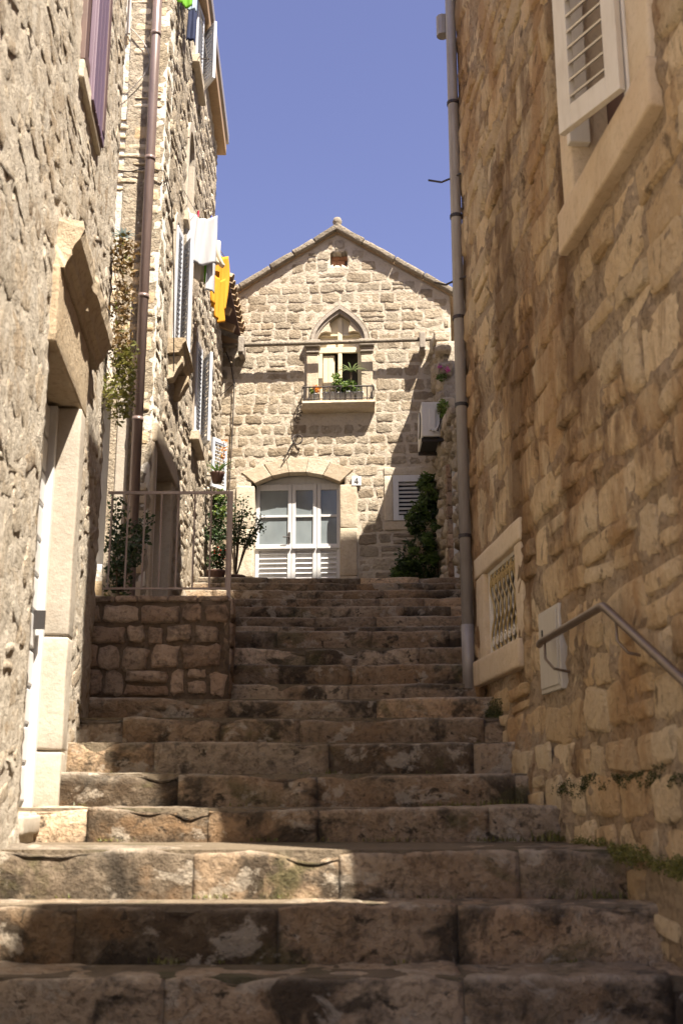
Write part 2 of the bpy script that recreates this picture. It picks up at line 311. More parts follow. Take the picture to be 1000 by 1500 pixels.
def sheet(name, u0, u1, z0, z1, res, mat, parent, blocked=None, amp=0.015, freq=5.0, loc=(0, 0, 0), rz=0.0, top=None, thick=0.3, streak=1.0, inset=0.0, bulge=None):
    """an uneven wall face in local (u, z), outward = -y, with openings cut out and its edges turned inwards"""
    nu = max(2, int((u1 - u0) / res)); nz = max(2, int((z1 - z0) / res))
    off = Vector((rng.uniform(0, 50), rng.uniform(0, 50), 0)); V = []
    for k in range(nz + 1):
        for i in range(nu + 1):
            u = u0 + (u1 - u0) * i / nu
            zt = top(u) if top else z1
            z = z0 + (zt - z0) * k / nz
            p = Vector((u * freq, z * freq * streak, 0)) + off
            y = -amp * (fbm(p, 4) * 0.9 + 0.5 * noise.noise(p * 3.7)) + inset
            if bulge: y -= bulge(u, z)
            V.append((u, y, z))
    F = []
    for k in range(nz):
        for i in range(nu):
            a = k * (nu + 1) + i
            c0 = V[a]; c1 = V[a + nu + 2]
            if blocked and blocked((c0[0] + c1[0]) / 2, (c0[2] + c1[2]) / 2): continue
            F.append((a, a + 1, a + nu + 2, a + nu + 1))
    from collections import Counter
    ec = {}
    for f in F:
        for j in range(4):
            e = (f[j], f[(j + 1) % 4]); key = (min(e), max(e))
            ec[key] = None if key in ec else e
    back = {}
    for e in ec.values():
        if e is None: continue
        for q in e:
            if q not in back:
                back[q] = len(V); V.append((V[q][0], thick, V[q][2]))
    for e in ec.values():
        if e is None: continue
        F.append((e[1], e[0], back[e[0]], back[e[1]]))
    used = sorted({i for f in F for i in f}); mp = {q: i for i, q in enumerate(used)}
    me = bpy.data.meshes.new(name); me.from_pydata([V[q] for q in used], [], [tuple(mp[q] for q in f) for f in F]); me.update()
    me.polygons.foreach_set('use_smooth', [True] * len(me.polygons)); me.materials.append(mat)
    return link(bpy.data.objects.new(name, me), parent, loc, rz)

# ---- stone pieces: a small library of shared shapes, chosen by aspect ratio
def stone_mesh(a, seed, jit, crisp, smooth):
    """unit height, width a; front bulges to y=-1, back at y=+1"""
    r = random.Random(seed); hw, hh = a / 2, 0.5
    c = 0.12 if crisp else 0.24
    mids = 1 if a < 1.7 else 2
    out = []
    def edge(p, q, k):
        for i in range(1, k + 1):
            t = i / (k + 1); out.append((p[0] + (q[0] - p[0]) * t, p[1] + (q[1] - p[1]) * t))
    P = [(-hw + c, -hh), (hw - c, -hh), (hw, -hh + c), (hw, hh - c), (hw - c, hh), (-hw + c, hh), (-hw, hh - c), (-hw, -hh + c)]
    for i in range(8):
        out.append(P[i])
        if i % 2 == 0: edge(P[i], P[i + 1], mids if i in (0, 4) else 1)
    n = len(out)
    out = [(x + r.uniform(-jit, jit), z + r.uniform(-jit, jit)) for x, z in out]
    sh = []
    for x, z in out:
        k = 0.08 if crisp else 0.15
        sh.append((x - math.copysign(min(k, abs(x)), x) * (abs(x) / hw) ** 2, z - math.copysign(min(k, abs(z)), z) * (abs(z) / hh) ** 2))
    V = [(x * 1.02, 1.0, z * 1.02) for x, z in out] + [(x, 0.0, z) for x, z in out]
    V += [(x, -0.8 + r.uniform(-0.35, 0.3), z) for x, z in sh]
    V += [(-a * 0.17 + r.uniform(-.08, .08), -1 + r.uniform(-.25, .25), r.uniform(-.1, .1)), (a * 0.17 + r.uniform(-.08, .08), -1 + r.uniform(-.25, .25), r.uniform(-.1, .1))]
    A, B = 3 * n, 3 * n + 1; F = []
    for i in range(n):
        j = (i + 1) % n
        F += [(i, j, n + j, n + i), (n + i, n + j, 2 * n + j, 2 * n + i)]
        xa = (sh[i][0] + sh[j][0]) / 2
        F.append((2 * n + i, 2 * n + j, A if xa < 0 else B))
    up = [i for i in range(n) if True]
    # close the seam between the two centre points
    for i in range(n):
        j = (i + 1) % n; k = (i - 1) % n
        la = (sh[k][0] + sh[i][0]) / 2 < 0; lb = (sh[i][0] + sh[j][0]) / 2 < 0
        if la != lb: F.append((2 * n + i, B, A) if la else (2 * n + i, A, B))
    me = bpy.data.meshes.new('stone'); me.from_pydata(V, [], F); me.update()
    bm = bmesh.new(); bm.from_mesh(me); bmesh.ops.recalc_face_normals(bm, faces=bm.faces); bm.to_mesh(me); bm.free()
    me.polygons.foreach_set('use_smooth', [smooth] * len(me.polygons))
    return me
class StoneLib:
    def __init__(s, mat, jit=0.05, crisp=False, smooth=True, nvar=9, seed=1):
        s.asp = (0.7, 1.0, 1.4, 1.9, 2.6); s.m = {}
        for a in s.asp:
            s.m[a] = []
            for k in range(nvar):
                me = stone_mesh(a, seed * 1000 + int(a * 10) * 50 + k, jit, crisp, smooth); me.materials.append(mat); s.m[a].append(me)
        s.mat = mat
    def pick(s, w_, h):
        a = min(s.asp, key=lambda q: abs(math.log(q / (w_ / h)))); return a, rng.choice(s.m[a])

def courses(u0, u1, z0, z1, hr, wr, gap, blocked=None, zj=0.0, split=0.15, skew=0.0):
    """stone rectangles (u, z, w, h) laid in uneven courses"""
    res = []; z = z0; ph = rng.uniform(0, 9)
    while z < z1 - hr[0] * 0.5:
        h = rng.uniform(*hr); u = u0 - rng.uniform(0, wr[0])
        while u < u1:
            wd = rng.uniform(*wr)
            if u + wd > u1: wd = max(0.05, u1 - u)
            a, b = max(u, u0) + gap / 2, u + wd - gap / 2
            u += wd
            if b - a < 0.05: continue
            dz = rng.uniform(-zj, zj) + skew * noise.noise(Vector((u * 0.6, z * 0.8, ph)))
            parts = [(a, b, z + gap / 2 + dz, z + h - gap / 2 + dz)]
            if h > hr[0] * 1.15 and rng.random() < split:
                m = z + h * rng.uniform(0.4, 0.6) + dz; parts = [(a, b, parts[0][2], m - gap / 2), (a, b, m + gap / 2, parts[0][3])]
            for (a_, b_, c_, d_) in parts:
                if blocked:
                    n = 9; ok = []
                    for i in range(n):
                        x = a_ + (b_ - a_) * i / (n - 1)
                        ok.append(not any(blocked(x, c_ + (d_ - c_) * t) for t in (0.06, 0.5, 0.94)))
                    if not all(ok):
                        best = (0, 0); s = None
                        for i in range(n + 1):
                            if i < n and ok[i]:
                                if s is None: s = i
                            elif s is not None:
                                if i - s > best[1] - best[0]: best = (s, i)
                                s = None
                        if best[1] - best[0] < 3: continue
                        st = (b_ - a_) / (n - 1); a_, b_ = a_ + st * best[0], a_ + st * (best[1] - 1)
                        if b_ - a_ < 0.05: continue
                res.append(((a_ + b_) / 2, (c_ + d_) / 2, b_ - a_, d_ - c_))
        z += h
    return res

CT, ST = math.cos(R(14.2)), math.sin(R(14.2))
def place_stones(rects, lib, parent, world, P=(0.02, 0.04), out=(-0.01, 0.012), rotj=2.0, limit=300, name='stone', facing=None, bulge=None):
    """each stone an object under its wall; those beyond the limit (smallest in view) joined into one part"""
    items = []
    for (u, z, w_, h) in rects:
        p = world @ Vector((u, 0, z)); q = p - Vector((0, 0, CZ))
        zc = q.y * CT + q.z * ST
        sc = -1.0
        if zc > 0.5:
            px = 500 + 1640 * q.x / zc; py = 750 - 1640 * (q.z * CT - q.y * ST) / zc
            if -60 < px < 1060 and -60 < py < 1560: sc = w_ * h / zc ** 2
        items.append((sc, u, z, w_, h))
    items.sort(key=lambda t: -t[0])
    J = MB()
    for i, (sc, u, z, w_, h) in enumerate(items):
        a, me = lib.pick(w_, h); pr = rng.uniform(*P); ro = R(rng.uniform(-rotj, rotj)); flip = rng.choice((1, -1)); fz = rng.choice((1, -1))
        loc = Vector((u, -rng.uniform(*out) - (bulge(u, z) if bulge else 0), z)); S = Vector((w_ / a * flip, pr, h * fz))
        if sc > 0 and i < limit:
            o = bpy.data.objects.new(name, me); col.objects.link(o); o.parent = parent
            o.location = loc; o.rotation_euler = (0, ro, 0); o.scale = S
        else:
            mat = Matrix.Translation(loc) @ Euler((0, ro, 0)).to_matrix().to_4x4() @ Matrix.Diagonal((*S, 1))
            fs = [tuple(p.vertices) for p in me.polygons]
            if flip * fz < 0: fs = [f[::-1] for f in fs]
            J.add([mat @ v.co for v in me.vertices], fs)
    if J.v:
        o = J.build('rubble', lib.mat, parent, smooth=True); o['kind'] = 'stuff'
def frame_m(x, y, rz): return Matrix.Translation((x, y, 0)) @ Matrix.Rotation(rz, 4, 'Z')

def rect_blocker(*rs):
    return lambda u, z: any(a < u < b and c < z < d for a, b, c, d in rs)

# ------------------------------------------------------------------ ground
STEP = [  # d (front edge), z (top)
    (3.42, 0.42), (3.80, 0.60), (4.28, None, 1428), (4.62, None, 1322), (4.90, None, 1241), (5.72, None, 1180), (6.18, None, 1130), (6.62, None, 1084), (7.02, None, 1048), (7.44, None, 1021),
    (7.82, None, 999), (8.22, None, 971), (8.62, None, 946), (9.02, None, 922), (10.0, None, 916), (10.6, None, 902), (11.1, None, 887), (11.65, None, 875), (12.15, None, 863), (12.68, None, 853), (13.26, None, 845)]
def edge_z(d, py):
    b = (750 - py) / 1640; return CZ + d * (ST + b * CT) / (CT - b * ST)
ST_D = [s[0] for s in STEP]; ST_Z = [s[1] if s[1] is not None else edge_z(s[0], s[2]) for s in STEP]
print('STEP Z', [round(z, 3) for z in ST_Z])
TOPZ = ST_Z[-1]

g = MB(); g.add([(-400, -400, 0), (400, -400, 0), (400, 400, 0), (-400, 400, 0)], [(0, 1, 2, 3)])
tag(g.build('ground', M['street']), kind='structure')

# ------------------------------------------------------------------ stairs
def xr_wall(d): return 0.95 + 0.09 * (7.8 - d)
def xl_wall(d): return -1.647 + 0.09 * (7.3 - d)
def step_bounds(i):
    d = ST_D[i]; z = ST_Z[i]
    if i <= 9: return xl_wall(d) - 0.12, xr_wall(d) + 0.12
    if z < 2.95: return -0.70 - 0.09 * (d - 7.6) - 0.12, (xr_wall(d) + 0.12 if d < 7.85 else 2.05)
    return -1.85, 2.05

def step_block(name, x0, x1, d, depth, zb, zt, parent, res, amp, wear_and_highlight, mat):
    """front face, worn rounded nose and tread of one stone of a step"""
    h = zt - zb; r = min(0.020, h * 0.3)
    nf = max(3, int(h / res)); nt_ = max(3, int(depth / res)); prof = []
    for k in range(nf): prof.append((0.0, zb + (h - r) * k / nf, -1, 0))
    for k in range(5):
        a = math.pi / 2 * k / 4; prof.append((r - r * math.cos(a), zt - r + r * math.sin(a), -math.cos(a), math.sin(a)))
    for k in range(1, nt_ + 1): prof.append((r + (depth - r) * k / nt_, zt, 0, 1))
    nx = max(4, int((x1 - x0) / res)); V = []; F = []; n = len(prof)
    off = Vector((rng.uniform(0, 60), rng.uniform(0, 60), rng.uniform(0, 60)))
    chips = [(rng.uniform(x0, x1), rng.uniform(0.05, 0.16), rng.uniform(0.012, 0.035) * (1 if d < 9 else 0.3)) for _ in range(rng.randint(0, 3))]
    for i in range(nx + 1):
        t = i / nx; x = x0 + (x1 - x0) * t
        e = 0.006 if i in (0, nx) else (0.0015 if i in (1, nx - 1) else 0.0)
        for (y, z, ny, nz_) in prof:
            p = Vector((x, y, z)) * 5 + off
            dsp = amp * (fbm(p, 4) + 0.5 * noise.noise(p * 3.3)) - e
            q = math.exp(-((y / 0.07) ** 2 + ((z - zt) / 0.07) ** 2))
            for cx, cw, cd in chips: dsp -= q * cd * math.exp(-((x - cx) / cw) ** 2)
            zz = z - wear_and_highlight * math.exp(-((x + 0.2) / 0.8) ** 2) * (1 if z > zb + h * 0.5 else 0) + dsp * nz_
            V.append((x, d + y + dsp * -abs(ny) if ny else d + y, zz))
    for i in range(nx):
        for k in range(n - 1):
            a = i * n + k; F.append((a, a + n, a + n + 1, a + 1))
    k0 = len(V); V += [(x0 + 0.004, d + depth, zb), (x1 - 0.004, d + depth, zb)]
    F.append(tuple([k0] + list(range(0, n)))); F.append(tuple([k0 + 1] + list(range(nx * n + n - 1, nx * n - 1, -1))))
    me = bpy.data.meshes.new(name); me.from_pydata(V, [], F); me.update()
    at = me.attributes.new('wear_and_highlight', 'FLOAT', 'POINT'); wv = []  # mask for the worn noses and their painted highlight
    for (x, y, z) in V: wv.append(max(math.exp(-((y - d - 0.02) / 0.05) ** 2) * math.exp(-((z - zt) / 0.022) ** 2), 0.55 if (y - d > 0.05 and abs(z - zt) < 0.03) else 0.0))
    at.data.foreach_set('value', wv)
    me.polygons.foreach_set('use_smooth', [True] * len(me.polygons)); me.materials.append(mat)
    return link(bpy.data.objects.new(name, me), parent)

stairs = thing('stairs', None, None, (0, 0, 0), kind='structure')
for i, (d, z) in enumerate(zip(ST_D, ST_Z)):
    x0, x1 = step_bounds(i); zb = ST_Z[i - 1] if i else 0.22
    dn = ST_D[i + 1] if i + 1 < len(ST_D) else 16.3
    core = box('step', x0, x1, d + 0.03, dn + 0.25, zb - 0.5 if i > 2 else 0.004, z - 0.012, M['step_mortar'], stairs, bevel=0)
    near = d < 6.0; res = 0.028 if near else (0.045 if d < 9 else 0.08)
    x = x0 - rng.uniform(0, 0.2); dep = min(0.42, dn - d + 0.06)
    if i == len(ST_D) - 1: dep = 0.5
    while x < x1:
        wd = rng.uniform(0.45, 1.15)
        a, b = max(x, x0), min(x + wd, x1)
        if x1 - b < 0.15: b = x1
        if b - a > 0.06:
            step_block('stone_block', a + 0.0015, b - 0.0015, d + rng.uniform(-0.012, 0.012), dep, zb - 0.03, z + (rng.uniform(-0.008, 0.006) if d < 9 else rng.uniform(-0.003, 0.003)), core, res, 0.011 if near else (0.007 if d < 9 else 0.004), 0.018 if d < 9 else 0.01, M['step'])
        if b == x1: break
        x += wd
# paving between the wide treads and on the landing
land = ST_Z[-1]
pv = thing('landing', None, None, (0, 0, land), kind='structure')
y = 13.78
while y < 16.0:
    x = -1.75; hh = min(rng.uniform(0.35, 0.55), 16.1 - y)
    while x < 1.7:
        wd = rng.uniform(0.4, 0.7)
        rblock('paving_slab', x + 0.006, min(x + wd, 1.75) - 0.006, y + 0.006, y + hh - 0.006, -0.1, rng.uniform(-0.004, 0.004), M['step'], pv, amp=0.004, bev=0.008, cell=0.2)
        x += wd
    y += hh

# ------------------------------------------------------------------ near left house
LRZ = R(90 + 5.14)
h1 = thing('rubble_house', 'rough rubble stone house with white door under broken cornice and purple shutter', 'house', (-1.647, 7.3, 1.3), LRZ)
DZ = (0, 0, -1.3)
W1 = frame_m(-1.647, 7.3, LRZ)
door1 = (-2.02, -1.16, 1.46, 3.72); win1 = (-1.72, -0.98, 5.62, 7.3)
bl1 = rect_blocker((door1[0] - 0.05, door1[1] + 0.07, door1[2], door1[3] + 0.06), win1)
bl1s = rect_blocker((-2.12, -0.95, 1.40, 4.44), (-1.84, -0.88, 5.45, 7.4))
FE = 0.16                                           # far end of this wall
w1 = sheet('wall', -5.2, FE, 0.0, 7.9, 0.034, M['left_mortar'], h1, bl1, amp=0.012, freq=12, loc=DZ, thick=0.45)
lib1 = StoneLib(M['left_wall'], jit=0.09, crisp=True, seed=2)
rc = courses(-4.2, FE - 0.02, 1.0, 7.85, (0.10, 0.26), (0.10, 0.40), 0.03, bl1s, zj=0.09, split=0.4, skew=0.5)
place_stones(rc, lib1, w1, W1, P=(0.004, 0.009), out=(-0.006, 0.003), rotj=28)
# body behind the face: end wall, back wall, roof slab
sheet('end_wall', 0.0, 5.0, 0.0, 7.9, 0.09, M['left_wall'], h1, None, amp=0.03, freq=4, loc=(FE, 0.02, -1.3), rz=R(90), thick=0.3)
MB().box(-5.2, FE - 0.1, 0.47, 5.0, 0.02, 7.8).build('house_body', M['interior'], h1, DZ)
MB().prism([(-5.3, 7.9), (FE + 0.1, 7.9), (FE + 0.1, 8.02), (-5.3, 8.02)], -0.1, 5.2).build('roof', M['tile'], h1, DZ)
# door: reveal of dressed stone, plank door, lintel and broken cornice
dr = box('door', -2.0, -1.16, 0.15, 0.20, 1.5, 3.72, M['white_paint'], h1, DZ)
for k in range(11):
    box('plank', -1.985, -1.2, 0.128, 0.153, 1.52 + k * 0.2, 1.70 + k * 0.2, M['white_paint'], dr, bevel=0.01)
MB().box(-1.30, -1.27, 0.07, 0.13, 2.42, 2.52).build('handle', M['iron'], dr)
box('door_frame', -1.21, -1.15, 0.09, 0.22, 1.46, 3.72, M['white_paint'], h1, DZ)
zz = 1.46
for hgt in (0.32, 0.62, 1.33):
    rblock('jamb_stone', -1.16, -0.98, -0.04, 0.22, zz + 0.003, zz + hgt - 0.003, M['pale_trim'], h1, DZ, amp=0.005)
    rblock('jamb_stone', -2.16, -2.02, 0.004, 0.22, zz + 0.003, zz + hgt - 0.003, M['left_wall'], h1, DZ, amp=0.005); zz += hgt
rblock('threshold', -2.02, -1.0, -0.02, 0.26, 1.37, 1.457, M['pale_trim'], h1, DZ)
rblock('lintel', -2.12, -0.94, -0.035, 0.26, 3.74, 4.16, M['cornice'], h1, DZ, amp=0.006)
def moulding(name, prof, x0, x1, mat, parent, loc, res=0.06, amp=0.006, breaks=()):
    n = len(prof); nx = max(3, int((x1 - x0) / res)); V = []; F = []; off = Vector((rng.uniform(0, 40), 3, 5))
    for i in range(nx + 1):
        x = x0 + (x1 - x0) * i / nx
        for (y, z) in prof:
            p = Vector((x, y, z)) * 9 + off; dd = amp * fbm(p, 3)
            yy = y
            for bx, bw, bd in breaks:
                if y < -0.06: yy = y + bd * math.exp(-((x - bx) / bw) ** 4)
            ex = 0
            if i in (0, nx): ex = 0.03 * noise.noise(Vector((y * 22, z * 22, 1.5 + i))) 
            V.append((x + ex, yy + dd, z + dd))
    for i in range(nx):
        for k in range(n):
            a = i * n + k; b = i * n + (k + 1) % n; F.append((a, a + n, b + n, b))
    F += [tuple(range(n)), tuple(range(nx * n + n - 1, nx * n - 1, -1))]
    mb = MB(); mb.add(V, F); return mb.build(name, mat, parent, loc)
cprof = [(0.1, 4.16), (-0.05, 4.16), (-0.058, 4.20), (-0.08, 4.22), (-0.085, 4.26), (-0.10, 4.29), (-0.125, 4.32), (-0.135, 4.39), (-0.125, 4.43), (0.1, 4.46)]
moulding('cornice', cprof, -2.08, -0.66, M['cornice'], h1, DZ, res=0.05, amp=0.009, breaks=((-2.1, 0.12, 0.05), (-1.5, 0.05, 0.015)))
# purple shuttered window high on the wall
wf = box('window', -1.72, -0.98, 0.15, 0.19, 5.62, 7.3, M['dark_glass'], h1, DZ)
MB().box(-1.76, -0.94, -0.03, 0.16, 5.50, 5.62).build('sill', M['trim_stone'], wf, bevel=0.01)
box('frame', -1.04, -0.94, -0.05, 0.15, 5.62, 7.3, M['brown_wood'], wf); box('frame', -1.76, -1.68, -0.03, 0.15, 5.62, 7.3, M['brown_wood'], wf)
box('lintel', -1.8, -0.9, -0.03, 0.2, 7.3, 7.45, M['trim_stone'], wf)
sh = box('shutter', -1.46, -0.93, -0.03, 0.0, 5.54, 7.28, M['purple_wood'], h1, DZ)
for k in range(4):
    box('plank', -1.455 + k * 0.131, -1.33 + k * 0.131, -0.045, -0.028, 5.56, 7.26, M['purple_wood'], sh, bevel=0.004)
sh = box('shutter', -1.76, -1.47, 0.0, 0.035, 5.60, 7.28, M['brown_wood'], h1, DZ)
box('batten', -1.74, -1.49, -0.02, 0.001, 5.68, 5.76, M['brown_wood'], sh)

# ------------------------------------------------------------------ near right house
RRZ = R(-90 + 5.14)
h3 = thing('stained_house', 'brown stained stone house with open louvred shutter, iron grille window and grey drainpipe', 'house', (0.95, 7.8, 1.3), RRZ)
W3 = frame_m(0.95, 7.8, RRZ)
grl = (0.30, 1.17, 2.44, 3.02); wup = (2.74, 3.58, 4.49, 6.2)
bl3 = rect_blocker(*[(a - 0.06, b + 0.06, c - 0.06, d + 0.06) for a, b, c, d in (grl, wup)])
bl3s = rect_blocker((0.02, 1.34, 2.27, 3.17), (2.50, 3.86, 4.24, 6.5), (1.66, 2.12, 2.05, 2.54))
EZ = 11.5
def base_lump(u, z):                                  # old render swelling out at the foot of the wall
    f = 1 / (1 + math.exp((z - (1.75 + 0.18 * (2.0 - u))) * 16))
    return 0.085 * f * math.exp(-((u - 1.55) / 0.75) ** 2)
w3 = sheet('wall', -0.12, 4.56, 0.3, EZ, 0.045, M['right_mortar'], h3, bl3, amp=0.03, freq=5.0, loc=DZ, thick=0.45, bulge=base_lump)
lib3 = StoneLib(M['right_stone'], jit=0.065, crisp=True, seed=3)
rc = courses(-0.1, 4.54, 0.9, 2.2, (0.15, 0.25), (0.18, 0.44), 0.03, bl3s, zj=0.02, skew=0.04)
rc += courses(-0.1, 4.54, 2.2, 9.0, (0.17, 0.34), (0.18, 0.55), 0.03, bl3s, zj=0.03, split=0.2, skew=0.12)
rc = [q for q in rc if rng.random() > 0.05]
place_stones(rc, lib3, w3, W3, P=(0.012, 0.026), out=(-0.014, 0.008), rotj=7, bulge=base_lump)
sheet('end_wall', 0.0, 5.0, 0.3, EZ, 0.12, M['right_mortar'], h3, None, amp=0.02, loc=(4.56, 0.0, -1.3), rz=R(90), thick=0.3)
sheet('end_wall', 0.0, 5.0, 0.3, EZ, 0.12, M['right_mortar'], h3, None, amp=0.02, loc=(-0.12, 5.0, -1.3), rz=R(-90), thick=0.3)
MB().box(-0.05, 4.5, 0.47, 5.0, 0.3, EZ - 0.05).build('house_body', M['interior'], h3, DZ)
rf = MB(); rf.prism([(-0.2, EZ + 0.02), (4.66, EZ + 0.02), (4.66, EZ + 0.16), (-0.2, EZ + 0.16)], -0.12, 5.2).build('roof', M['tile'], h3, DZ)
# grille window
gw = rblock('grille_window', 0.02, 1.34, -0.02, 0.18, 3.02, 3.16, M['right_trim'], h3, DZ, amp=0.005)
rblock('sill', 0.04, 1.32, -0.05, 0.18, 2.27, 2.44, M['right_trim'], gw, amp=0.005)
rblock('jamb_stone', 0.05, 0.30, -0.015, 0.18, 2.445, 3.015, M['right_trim'], gw); rblock('jamb_stone', 1.17, 1.33, -0.015, 0.18, 2.445, 3.015, M['right_trim'], gw)
box('pane', 0.28, 1.2, 0.16, 0.18, 2.42, 3.05, M['dark_glass'], gw, bevel=0)
box('frame', 0.30, 0.34, 0.02, 0.06, 2.44, 3.02, M['warm_white'], gw); box('frame', 1.13, 1.17, 0.02, 0.06, 2.44, 3.02, M['warm_white'], gw)
box('frame', 0.34, 1.13, 0.02, 0.06, 2.44, 2.47, M['warm_white'], gw); box('frame', 0.34, 1.13, 0.02, 0.06, 2.99, 3.02, M['warm_white'], gw)
for k in range(7):                                    # crossing ogee bars with scroll ends
    for sgn in (1, -1):
        c0 = 0.40 + k * 0.112; pts = []
        for j in range(17):
            t = j / 16; z = 2.47 + 0.52 * t
            pts.append((min(1.13, max(0.34, c0 + sgn * 0.062 * math.sin(t * math.pi * 3))), 0.03 + 0.006 * sgn, z))
        MB().tube(pts, 0.0065, 6).build('grille_bar', M['warm_white'] if sgn > 0 else M['yellow_iron'], gw, smooth=True)
for k in range(7):
    for zc_ in (2.53, 2.93):
        c0 = 0.40 + k * 0.112; pts = [(c0 + 0.04 * (1 - j / 16) * math.cos(j * 0.7), 0.022, zc_ + 0.04 * (1 - j / 16) * math.sin(j * 0.7)) for j in range(15)]
        MB().tube(pts, 0.0055, 5).build('scroll', M['yellow_iron'] if zc_ > 2.7 else M['warm_white'], gw, smooth=True)
# meter cabinet
mc = box('meter_cabinet', 1.70, 2.09, -0.024, 0.05, 2.075, 2.515, M['plastic_box'], h3, DZ, bevel=0.006)
box('cabinet_door', 1.725, 2.065, -0.032, -0.024, 2.10, 2.49, M['plastic_box'], mc, bevel=0.005)
MB().box(1.80, 1.812, -0.038, -0.031, 2.36, 2.41).build('lock', M['iron'], mc)
# upper window
uw = rblock('window', 2.52, 3.84, -0.055, 0.2, 4.25, 4.48, M['right_trim'], h3, DZ, amp=0.005)
rblock('jamb_stone', 2.56, 2.74, -0.03, 0.22, 4.485, 6.2, M['right_trim'], uw); rblock('jamb_stone', 3.58, 3.82, -0.03, 0.22, 4.485, 6.2, M['right_trim'], uw)
rblock('lintel', 2.52, 3.84, -0.03, 0.2, 6.2, 6.45, M['right_trim'], uw)
box('pane', 2.74, 3.58, 0.17, 0.19, 4.48, 6.2, M['brown_wood'], uw, bevel=0)
box('frame', 2.74, 2.79, -0.05, 0.06, 4.75, 6.2, M['warm_white'], uw, bevel=0.006); box('frame', 3.53, 3.58, -0.04, 0.1, 4.49, 6.2, M['warm_white'], uw, bevel=0.006)
box('frame', 2.81, 3.53, 0.0, 0.1, 4.49, 4.53, M['warm_white'], uw, bevel=0.006)
def louvre(name, width, z0, z1, mat, parent, loc, rot_z, stile=0.07, thick=0.035, pitch=0.055, tilt=35, smat=None, mid=True):
    """a louvred leaf in its own frame: hinge at x=0, leaf along +x"""
    m = MB(); m.box(0, stile, 0, thick, z0, z1); m.box(width - stile, width, 0, thick, z0, z1)
    m.box(stile, width - stile, 0, thick, z0, z0 + stile * 1.3); m.box(stile, width - stile, 0, thick, z1 - stile * 1.3, z1)
    o = m.build(name, mat, parent, loc, rot_z, bevel=0.003)
    z = z0 + stile * 1.3 + pitch * 0.6; me = None
    while z < z1 - stile * 1.3 - pitch * 0.3:
        s = MB().box(stile, width - stile, -0.004, thick + 0.004, -0.004, 0.004, rot=(R(tilt), 0, 0))
        if me is None:
            so_ = s.build('slat', smat or mat, o, (0, 0, z)); me = so_.data
        else:
            so_ = link(bpy.data.objects.new('slat', me), o, (0, 0, z))
        z += pitch
    return o
louvre('shutter', 0.40, 4.50, 6.18, M['warm_white'], h3, (3.57, -0.045, -1.3), R(180 + 24), stile=0.085, pitch=0.085, tilt=-38)
# grey drainpipe at the far corner
dp = MB(); dp.tube([(-0.085, -0.052, 2.3), (-0.085, -0.052, 8.6), (-0.085, -0.052, 11.4)], 0.042, 14)
dpo = dp.build('drainpipe', M['pipe_grey'], h3, DZ, smooth=True)
MB().tube([(-0.085, -0.052, 2.27), (-0.085, -0.052, 2.72)], 0.046, 14).build('pipe_collar', M['pipe_grey'], dpo, smooth=True)
for z in (3.35, 4.35, 5.05, 5.9, 6.9): MB().tube([(-0.085, -0.052, z), (-0.085, -0.052, z + 0.025)], 0.05, 14).build('clamp', M['iron'], dpo)
for z, l in ((5.37, 0.12), (6.25, 0.15)):
    MB().tube([(0.0, 0.0, z), (-0.1, -0.09, z), (-0.14, -0.09 - l * 0.4, z - 0.01), (-0.17, -0.10 - l, z + 0.02)], 0.008, 6).build('wall_hook', M['iron'], h3, DZ)
MB().tube([(-0.20, -0.10, 7.62), (-0.20, -0.10, 7.80)], 0.05, 10).build('rain_hopper', M['pipe_grey'], dpo)
# handrail
hr = thing('handrail', 'round brown metal handrail fixed to the stained stone wall', 'handrail', (0.95, 7.8, 1.3), RRZ)
MB().tube([(1.98, -0.10, 2.31), (2.06, -0.11, 2.315), (3.03, -0.11, 2.335), (3.07, -0.11, 2.332), (3.11, -0.11, 2.315), (3.9, -0.11, 1.93), (4.6, -0.11, 1.6)], 0.019, 12).build('rail', M['steel'], hr, DZ, smooth=True)
for u, z in ((2.12, 2.30), (3.22, 2.245), (4.2, 1.77)):
    MB().tube([(u, -0.11, z), (u, -0.11, z - 0.08), (u + 0.01, -0.07, z - 0.13), (u + 0.02, 0.02, z - 0.15)], 0.007, 8).build('bracket', M['steel'], hr, DZ, smooth=True)

# ------------------------------------------------------------------ tall house on the left
SRZ = R(91.7)
h2 = thing('tall_house', 'tall pale stone house with brown drainpipe, white shutters and bracketed stone sill', 'house', (-1.62, 9.1, 2.85))
D2 = (0, 0, -2.85)
fw_hole = (-1.3, -0.27, 3.4, 4.86)
def bl2f(u, z): return fw_hole[0] < u < fw_hole[1] + 0.045 and fw_hole[2] < z < fw_hole[3]
w2f = sheet('front_wall', -3.2, 0.0, 2.4, 10.6, 0.05, M['pale_mortar'], h2, bl2f, amp=0.009, freq=6, loc=D2, thick=0.35)
lib2 = StoneLib(M['brick_stone'], jit=0.05, crisp=True, seed=4)
rc = courses(-1.0, 0.0, 2.5, 10.4, (0.11, 0.19), (0.15, 0.34), 0.05, rect_blocker((-1.4, -0.2, 3.3, 4.98)), zj=0.01)
place_stones([q for q in rc if rng.random() > 0.25], lib2, w2f, frame_m(-1.62, 9.1, 0), P=(0.008, 0.016), out=(-0.006, 0.004), limit=110)
SL = 5.1
holes2 = [(0.90, 1.34, 5.74, 6.95), (3.05, 3.65, 5.55, 6.70), (0.18, 1.30, 2.85, 4.50), (1.72, 2.20, 7.55, 8.68), (1.9, 2.5, 9.6, 10.4)]
bl2 = rect_blocker(*[(a - 0.045, b + 0.045, c - 0.04, d + 0.05) for a, b, c, d in holes2])
bl2s = rect_blocker(*[(a - 0.08, b + 0.08, c - 0.08, d + 0.1) for a, b, c, d in holes2])
W2 = frame_m(-1.62, 9.1, SRZ)
